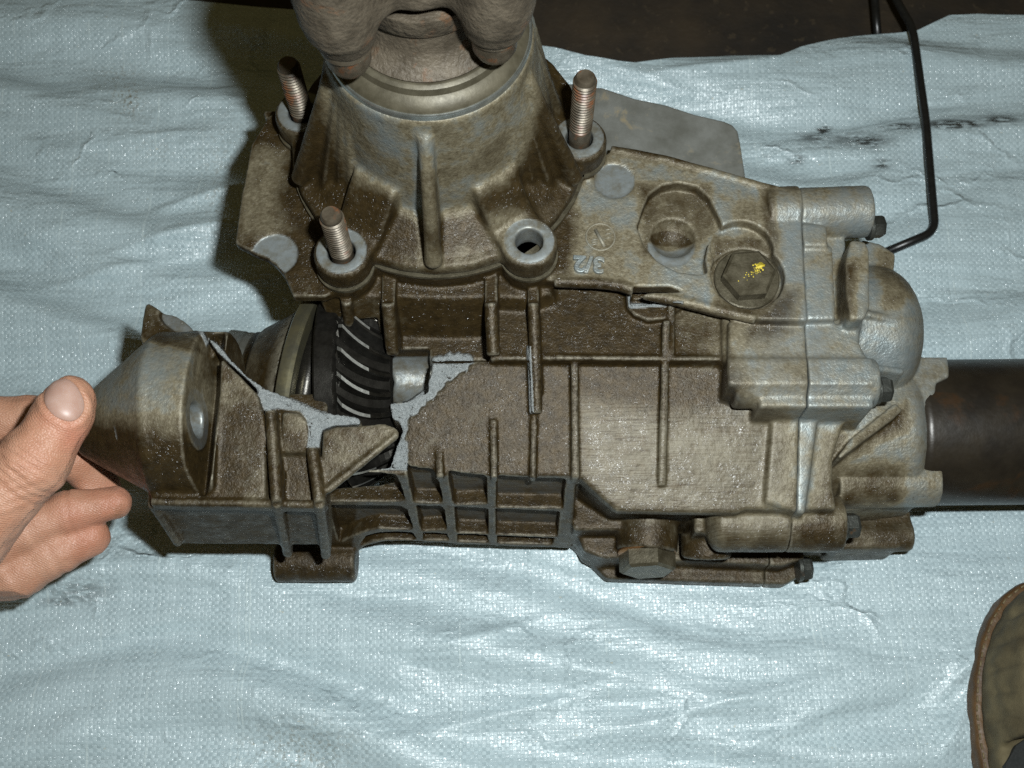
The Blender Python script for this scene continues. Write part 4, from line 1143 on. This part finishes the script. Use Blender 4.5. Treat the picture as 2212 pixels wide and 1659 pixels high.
# ledge, ribs and the pointed wing
def fr_(a, za, c, zc, w, d=.012, dr=(0, 0, -1)): qv.bar(W(*a, za), W(*c, zc), w, d, direc=dr); qv.cone(W(*a, za), W(*c, zc), w * .5)
zt = lambda x, y: WP(x, y, FBa, FBb).z
fr_((326, 1084), zt(326, 1084), (690, 1090), zt(690, 1090), .0036, .006)
fr_((328, 1086), .108, (386, 1174), .068, .0040, .012, (0, 1, 0))
fr_((584, 884), zt(584, 884) + .001, (598, 1086), zt(598, 1086) + .003, .0048)
fr_((598, 1086), zt(598, 1086) + .003, (622, 1196), .052, .0044, .014, (0, 1, 0))
fr_((674, 965), zt(674, 965) + .0005, (690, 1086), zt(690, 1086) + .003, .0048)
fr_((690, 1086), zt(690, 1086) + .003, (704, 1200), .052, .0046, .016, (0, 1, 0))
qv.slab(fb([(696, 930), (720, 921), (780, 917), (830, 912), (856, 922), (864, 932), (860, 944), (800, 992), (704, 1064), (690, 1064)], .001), 0, .112, slope=(FBa + .001, FBb), draft=-.2)
qv.cone(W(858, 938, zt(858, 938)), W(704, 1062, zt(704, 1062) + .001), .0017)
# boss seat with its hole, worn spot at the top edge
hc = W(419, 907, .122)
hd = Vector((.96, .12, .10)).normalized()
xa, xc = hc.x, W(468, 905, .122).x
y0_, y1_ = W(430, 1075, .108).y, W(430, 690, .130).y
qv.prism([Vector((x, y0_, z)) for x, z in ((xa, .17), (xa, .126), (xa + .0035, .1065), (xc, .1215), (xc, .17))], (0, 1, 0), y1_ - y0_, '-')
qv.cone(hc - hd * .010, hc + hd * .0012, .0128)
qv.cone(hc - hd * .016, hc + hd * .004, .0068, None, '-')
qv.slab(pl([(345, 668), (372, 672), (398, 690), (420, 715), (402, 720), (378, 716), (355, 700), (344, 684)], .1120), .13, .1085, '-')
qv.cone((Xp(90), W(100, 925, .10).y, .099), (Xp(210), W(210, 915, .10).y, .100), .008, .016, '-')
qv.blur(.7)
FF = [(446, 728), (470, 742), (496, 774), (530, 808), (572, 838), (645, 868), (692, 889), (775, 902), (782, 917), (722, 920), (697, 930), (690, 966), (664, 966), (668, 930), (662, 905), (648, 888), (600, 882), (572, 888), (565, 870), (552, 838), (515, 803), (470, 762)]
qz = Vol((-.105, .14, .085), (-.045, .21, .135), .00075)
qz.slab(fb(FF, -.004), 0, .088, slope=(FBa - .0045, FBb))
np.maximum  # the fracture band is part of the same casting
i0 = np.round((qz.lo - qv.lo) / qv.h).astype(int)
qv.slab(fb(FF, -.0045), 0, .095, slope=(FBa - .0045, FBb))
qv.slab(pl([(415, 712), (440, 715), (470, 760), (455, 775), (436, 745)], .116), .116, .10)
del qz
qv.blur(.6)
def paint_frag(V, N):
    x, y = proj(V)
    g = np.full(len(V), .86)
    g = g - .55 * inpoly(V, [(180, 790), (300, 715), (430, 760), (440, 900), (380, 930), (180, 900)], 70)
    g = np.maximum(g, .9 * inpoly(V, [(295, 640), (345, 640), (345, 690), (430, 730), (450, 770), (390, 760), (300, 735)], 20))
    g = np.maximum(g, .9 * np.clip((y - 945) / 50, 0, 1) * (x < 450))
    g = np.maximum(g, .92 * np.clip((y - 1085) / 15, 0, 1))
    g = g - .12 * inpoly(V, [(600, 880), (665, 880), (665, 1000), (600, 1000)], 20)
    bare = np.zeros(len(V))
    d = V - np.array(hc); t = d @ np.array(hd); r = np.sqrt(np.maximum((d * d).sum(1) - t * t, 0))
    bare = np.maximum(bare, np.clip((.0126 - r) / .0006, 0, 1) * (t > -.0008) * (t < .0025) * .35)
    bare = np.maximum(bare, np.clip((.0080 - r) / .0004, 0, 1) * (t < .0022) * (t > -.03))
    bare = np.maximum(bare, .65 * inpoly(V, [(345, 670), (372, 673), (398, 690), (418, 714), (402, 719), (378, 715), (355, 699), (345, 684)], 3) * (N[:, 2] > .6) * (V[:, 2] < .111) * (V[:, 2] > .105))
    fr = inpoly(V, FF, 3) * (N[:, 2] > .3) * (V[:, 2] > .085)
    fr = np.maximum(fr, inpoly(V, [(418, 706), (438, 714), (452, 740), (446, 748), (436, 726)], 3))
    return {'grime': g, 'bare': bare, 'fract': fr, 'worn': .25 * inpoly(V, [(200, 780), (420, 760), (420, 920), (200, 920)], 40)}
piece = qv.skin('broken_casting', M_cast, frag, paint_frag, bump=lambda V, N: relief(V, N) + .00022 * nz3(V) * inpoly(V, FF, 3))
del qv
print('fragment', len(piece.data.polygons), time.time() - t1)

# ------------------------------------------------------------------ the hand
t1 = time.time()
person = thing('person', 'bare left hand reaching in from the left, thumb and fingers gripping the broken casing piece', 'person', W(-60, 1150, .09))
hv_lo, hv_hi, hh = np.array((-.330, .095, .035)), np.array((-.130, .230, .175)), .0009
def P3(px, py, z): return np.array(W(px, py, z))
#            chain of (px, py, height, radius px) from root to tip, creases (segment, t, depth m)
chains = {
 'thumb': ([(-250, 1290, .110, 130), (-90, 1160, .128, 100), (72, 1000, .139, 77), (138, 900, .143, 63), (151, 868, .143, 59)], [(2, .02, .0012), (2, .10, .0007), (1, .93, .0011), (1, .86, .0008), (1, .78, .0006)]),
 'index': ([(-230, 1020, .085, 84), (-50, 908, .103, 56), (70, 908, .100, 52), (150, 985, .086, 46), (222, 1052, .070, 38)], [(2, .1, .0006)]),
 'middle': ([(-260, 1160, .078, 78), (-30, 1186, .084, 52), (64, 1140, .084, 47), (152, 1104, .083, 43), (247, 1087, .081, 36)], [(2, .05, .0013), (2, .16, .0009), (3, .03, .0012)]),
 'ring': ([(-250, 1280, .066, 80), (-60, 1290, .070, 58), (36, 1240, .073, 53), (115, 1194, .074, 49), (194, 1160, .073, 42)], [(2, .02, .0010), (2, .12, .0007), (3, .02, .0012), (3, .12, .0006)]),
 'little': ([(-270, 1370, .058, 72), (-160, 1370, .056, 45), (-110, 1345, .054, 40), (-75, 1318, .053, 33)], []),
}
palm = [((-300, 1110, .085, 120), (-300, 1350, .070, 110)), ((-260, 1250, .095, 130), (-520, 1330, .100, 150)), ((-520, 1330, .100, 150), (-900, 1420, .115, 170))]
def cap_sd(P, a, b, ra, rb, crease=()):
    d = b - a; L = np.linalg.norm(d)
    tt = ((P - a) @ d) / (L * L); t = np.clip(tt, 0, 1)
    r = ra + (rb - ra) * t
    for tc, dep in crease:
        r = r - dep * np.exp(-((tt - tc) * L / .0009) ** 2)
    return np.linalg.norm(P - a - t[..., None] * d, axis=-1) - r
def smin(a, b, k):
    h = np.clip(.5 + .5 * (b - a) / k, 0, 1)
    return b + (a - b) * h - k * h * (1 - h)
SEG = {}
for nm, (pts, cr) in chains.items():
    jp = [P3(x, y, z) for x, y, z, r in pts]; rr = [mm(r, z) for x, y, z, r in pts]
    SEG[nm] = [(jp[i], jp[i + 1], rr[i], rr[i + 1], [(t, d) for s_, t, d in cr if s_ == i]) for i in range(len(jp) - 1)]
PALM = [(P3(*a[:3]), P3(*c[:3]), mm(a[3], a[2]), mm(c[3], c[2])) for a, c in palm]
def hand_sd(P):
    tot = None
    for a, b, ra, rb in PALM:
        d = cap_sd(P, a, b, ra, rb); tot = d if tot is None else smin(tot, d, .015)
    roots = tot; out = tot
    for nm, segs in SEG.items():
        f = None
        for i, (a, b, ra, rb, cr) in enumerate(segs):
            d = cap_sd(P, a, b, ra, rb, cr)
            f = d if f is None else smin(f, d, .0035)
        out = smin(out, f, .0035 if nm != 'thumb' else .004) if nm != 'xx' else out
    return out
hv = Vol(hv_lo, hv_hi, hh)
ax_ = [(hv.lo[k] + hh * np.arange(hv.n[k])) for k in range(3)]
for i in range(0, hv.n[0], 24):
    G = np.stack(np.meshgrid(ax_[0][i:i + 24], ax_[1], ax_[2], indexing='ij'), -1)
    hv.a[i:i + 24] = np.clip(.5 - hand_sd(G) / (4 * hh), 0, 1)
def paint_hand(V, N):
    x, y = proj(V)
    gl = lambda cx, cy, r: np.exp(-(((x - cx) ** 2 + (y - cy) ** 2) / r ** 2))
    fl = .55 * gl(150, 935, 34) + .35 * gl(100, 905, 30) + .45 * gl(190, 960, 40) + .5 * gl(200, 1160, 60) + .55 * gl(250, 1085, 45) + .3 * gl(150, 1110, 40) + .2 * gl(60, 1000, 50)
    di = .8 * gl(255, 1110, 26) + .35 * gl(230, 1105, 40) + .4 * gl(230, 1170, 30) + .35 * gl(180, 1030, 60) + .25 * gl(30, 880, 70) + .3 * gl(190, 800, 60) + .25 * gl(207, 900, 30)
    return {'flush': np.clip(fl, 0, 1), 'dirt': np.clip(di, 0, 1)}
nail_px = [(136.6, 818.8), (118, 822), (105, 833), (95, 848), (93, 862), (98, 878), (110, 894), (125, 904), (143, 911), (158, 911), (171, 904), (180, 892), (184, 878), (181, 862), (174, 846), (164, 831), (151, 821)]
knn, kn2 = make_noise(9, 30, 420), make_noise(10, 30, 90)
def hand_relief(V, N):
    x, y = proj(V)
    # loose folds of skin over the thumb knuckle, finer lines along the fingers
    t = (x * .55 - y * .83)
    m1 = np.exp(-(((x - 55) / 55) ** 2 + ((y - 985) / 42) ** 2))
    w1 = np.sin((t + 5 * kn2(V)) * .42)
    m2 = np.exp(-(((x - 20) / 60) ** 2 + ((y - 1050) / 50) ** 2))
    w2 = np.sin((x * .3 + y * .95 + 4 * kn2(V)) * .30)
    d = poly_sd(nail_px, x.astype(np.float32), y.astype(np.float32)) * (N[:, 2] > .1)
    on = (V[:, 2] > .12)
    low = np.clip((y - 835) / 25, 0, 1)
    fold = on * (-.00055 * np.exp(-((d - 1) / 4.0) ** 2) + .00050 * low * np.exp(-((d - 11) / 7.0) ** 2))
    fine = np.sin(x * .55 + 2.2 * kn2(V)) * np.sin(y * .50 + 2.0 * knn(V))
    return fold + .00005 * fine + .00014 * knn(V) + .00042 * m1 * w1 + .00020 * m2 * w2
hand = hv.skin('hand', M_skin, person, paint_hand, bump=hand_relief)
del hv
def march(px, py, z0=.20):
    p = np.array(W(px, py, z0)); d = np.array(ray(px, py)); d = d / np.linalg.norm(d)
    for _ in range(60):
        s = float(hand_sd(p[None])[0])
        if s < 1e-5: break
        p = p + d * s * .9
    return Vector(p)
def hand_n(p):
    e = .001; q = np.array(p)
    return Vector([float(hand_sd((q + e * np.eye(3)[k])[None])[0] - hand_sd((q - e * np.eye(3)[k])[None])[0]) for k in range(3)]).normalized()
bm = bmesh.new(); cxn, cyn = 139.0, 866.0; rings = [0, .3, .55, .75, .9, 1.0]
rows = []
n_nail = hand_n(march(cxn, cyn))
for r in rings:
    row = []
    for (x, y) in (nail_px if r else [(cxn, cyn)]):
        p = march(cxn + (x - cxn) * r, cyn + (y - cyn) * r)
        free = max(0, (866 - (cyn + (y - cyn) * r)) / 48)
        p = p + hand_n(p) * (.00055 * (1 - r ** 6) + .00005) + n_nail * (.0009 * free ** 3 * (r > .5))
        row.append(bm.verts.new(p))
    rows.append(row)
nn_ = len(nail_px)
for i in range(nn_): bm.faces.new((rows[0][0], rows[1][i], rows[1][(i + 1) % nn_]))
for A, B in zip(rows[1:], rows[2:]):
    for i in range(nn_): bm.faces.new((A[i], B[i], B[(i + 1) % nn_], A[(i + 1) % nn_]))
nail = obj_bm('thumbnail', bm, M_nail, hand)
md = nail.modifiers.new('thick', 'SOLIDIFY'); md.thickness = .0005; md.offset = -1
md = nail.modifiers.new('round', 'SUBSURF'); md.levels = md.render_levels = 2
print('hand', len(hand.data.polygons), time.time() - t1)

# ------------------------------------------------------------------ bent rod, shoe
def rounded(pts, r=.012, n=7):
    out = [Vector(pts[0])]
    for a, b, c in zip(pts, pts[1:], pts[2:]):
        a, b, c = Vector(a), Vector(b), Vector(c)
        p, q = b + (a - b).normalized() * r, b + (c - b).normalized() * r
        for i in range(n + 1):
            t = i / n; out.append(p * (1 - t) ** 2 + b * 2 * t * (1 - t) + q * t * t)
    return out + [Vector(pts[-1])]
rp = [W(1896, 78, .000), W(1890, 0, .002), W(1886, -60, .010), W(1912, -64, .012), W(1936, 0, .014), W(1972, 62, .0155), W(2000, 262, .0125), W(2020, 500, .0115), W(1912, 545, .0115)]
bm = tube_mesh(rounded(rp, .0075), .0024, 14)
ro_ = obj_bm('bent_rod', bm, M_rod)
ro_['label'] = 'thin black bent metal rod lying on the tarpaulin behind the gearbox'; ro_['category'] = 'rod'

shoe = thing('shoe', 'worn brown suede shoe standing on the tarpaulin at the lower right', 'shoe', W(2400, 1560, .0))
so = [(2120, 1690), (2103, 1600), (2096, 1540), (2099, 1470), (2110, 1400), (2130, 1340), (2160, 1293), (2200, 1262), (2260, 1240), (2340, 1236), (2430, 1260), (2520, 1330), (2580, 1440), (2600, 1600), (2590, 1800), (2200, 1830), (2150, 1760)]
sp_ = [W(x, y, .012) for x, y in so]
cs = sum(sp_, Vector()) / len(sp_)
sv = Vol((.185, .0, .002), (.345, .135, .062), .0011)
ins = lambda k: [cs + (p - cs) * k for p in sp_]
sv.slab(ins(1.0), .016, .003)
sv.blur(1.3)
def paint0(V, N): return {}
welt = sv.skin('sole', M_welt, shoe, None, bump=lambda V, N: .0002 * nz2(V))
sv = Vol((.185, .0, .010), (.345, .135, .080), .0011)
for k in range(12):
    f = k / 11.0
    sv.slab(ins(.935 - .42 * (1 - math.sqrt(max(0, 1 - f ** 2)))), .014 + .040 * f + .002, .012)
sv.blur(3.0)
# mouth of the shoe
sv.slab([W(x, y, .05) for x, y in [(2172, 1650), (2190, 1618), (2230, 1588), (2330, 1570), (2420, 1600), (2440, 1800), (2200, 1800)]], .09, .030, '-')
sv.blur(1.2)
def shoe_relief(V, N):
    x, y = proj(V)
    s = 0 * x
    for k in range(6):
        yy = 1330 + 58 * k - .12 * (x - 2120) + 8 * np.sin(x / 26 + k)
        s += -.0012 * np.exp(-((y - yy) / 9) ** 2) * np.clip((x - 2128) / 20, 0, 1)
    return s + .0003 * nz2(V)
upper = sv.skin('upper', M_shoe, shoe, None, bump=shoe_relief)
del sv
bm = bmesh.new()
lp = [W(x, y, .0285) for x, y in [(2165, 1655), (2188, 1612), (2230, 1582), (2330, 1564), (2428, 1596), (2450, 1810), (2190, 1810)]]
a_ = [bm.verts.new(p + up(.0035)) for p in lp]; c_ = [bm.verts.new(p) for p in lp]
bm.faces.new(a_); bm.faces.new(c_[::-1])
for i in range(len(lp)): bm.faces.new((a_[i], c_[i], c_[(i + 1) % len(lp)], a_[(i + 1) % len(lp)]))
obj_bm('lining', bm, M_lining, shoe, False)
bm = bmesh.new()
N_ = 90
def along(k_, zz):
    P_ = ins(k_); L_ = [0]
    for a, c in zip(P_, P_[1:] + P_[:1]): L_.append(L_[-1] + (c - a).length)
    def at(t):
        d = t * L_[-1]
        for i in range(len(P_)):
            if d <= L_[i + 1]:
                f = (d - L_[i]) / (L_[i + 1] - L_[i]); p = P_[i].lerp(P_[(i + 1) % len(P_)], f); return Vector((p.x, p.y, zz))
    return at
at_ = along(.965, .0165)
for i in range(N_):
    tube_mesh([at_(i / N_), at_((i + .62) / N_)], .00045, 6, False, bm)
M_thread = steel('waxed_thread', (.10, .07, .03), (.16, .12, .06), .7, 0.0)
obj_bm('stitching', bm, M_thread, shoe)
print('total', time.time() - T0)
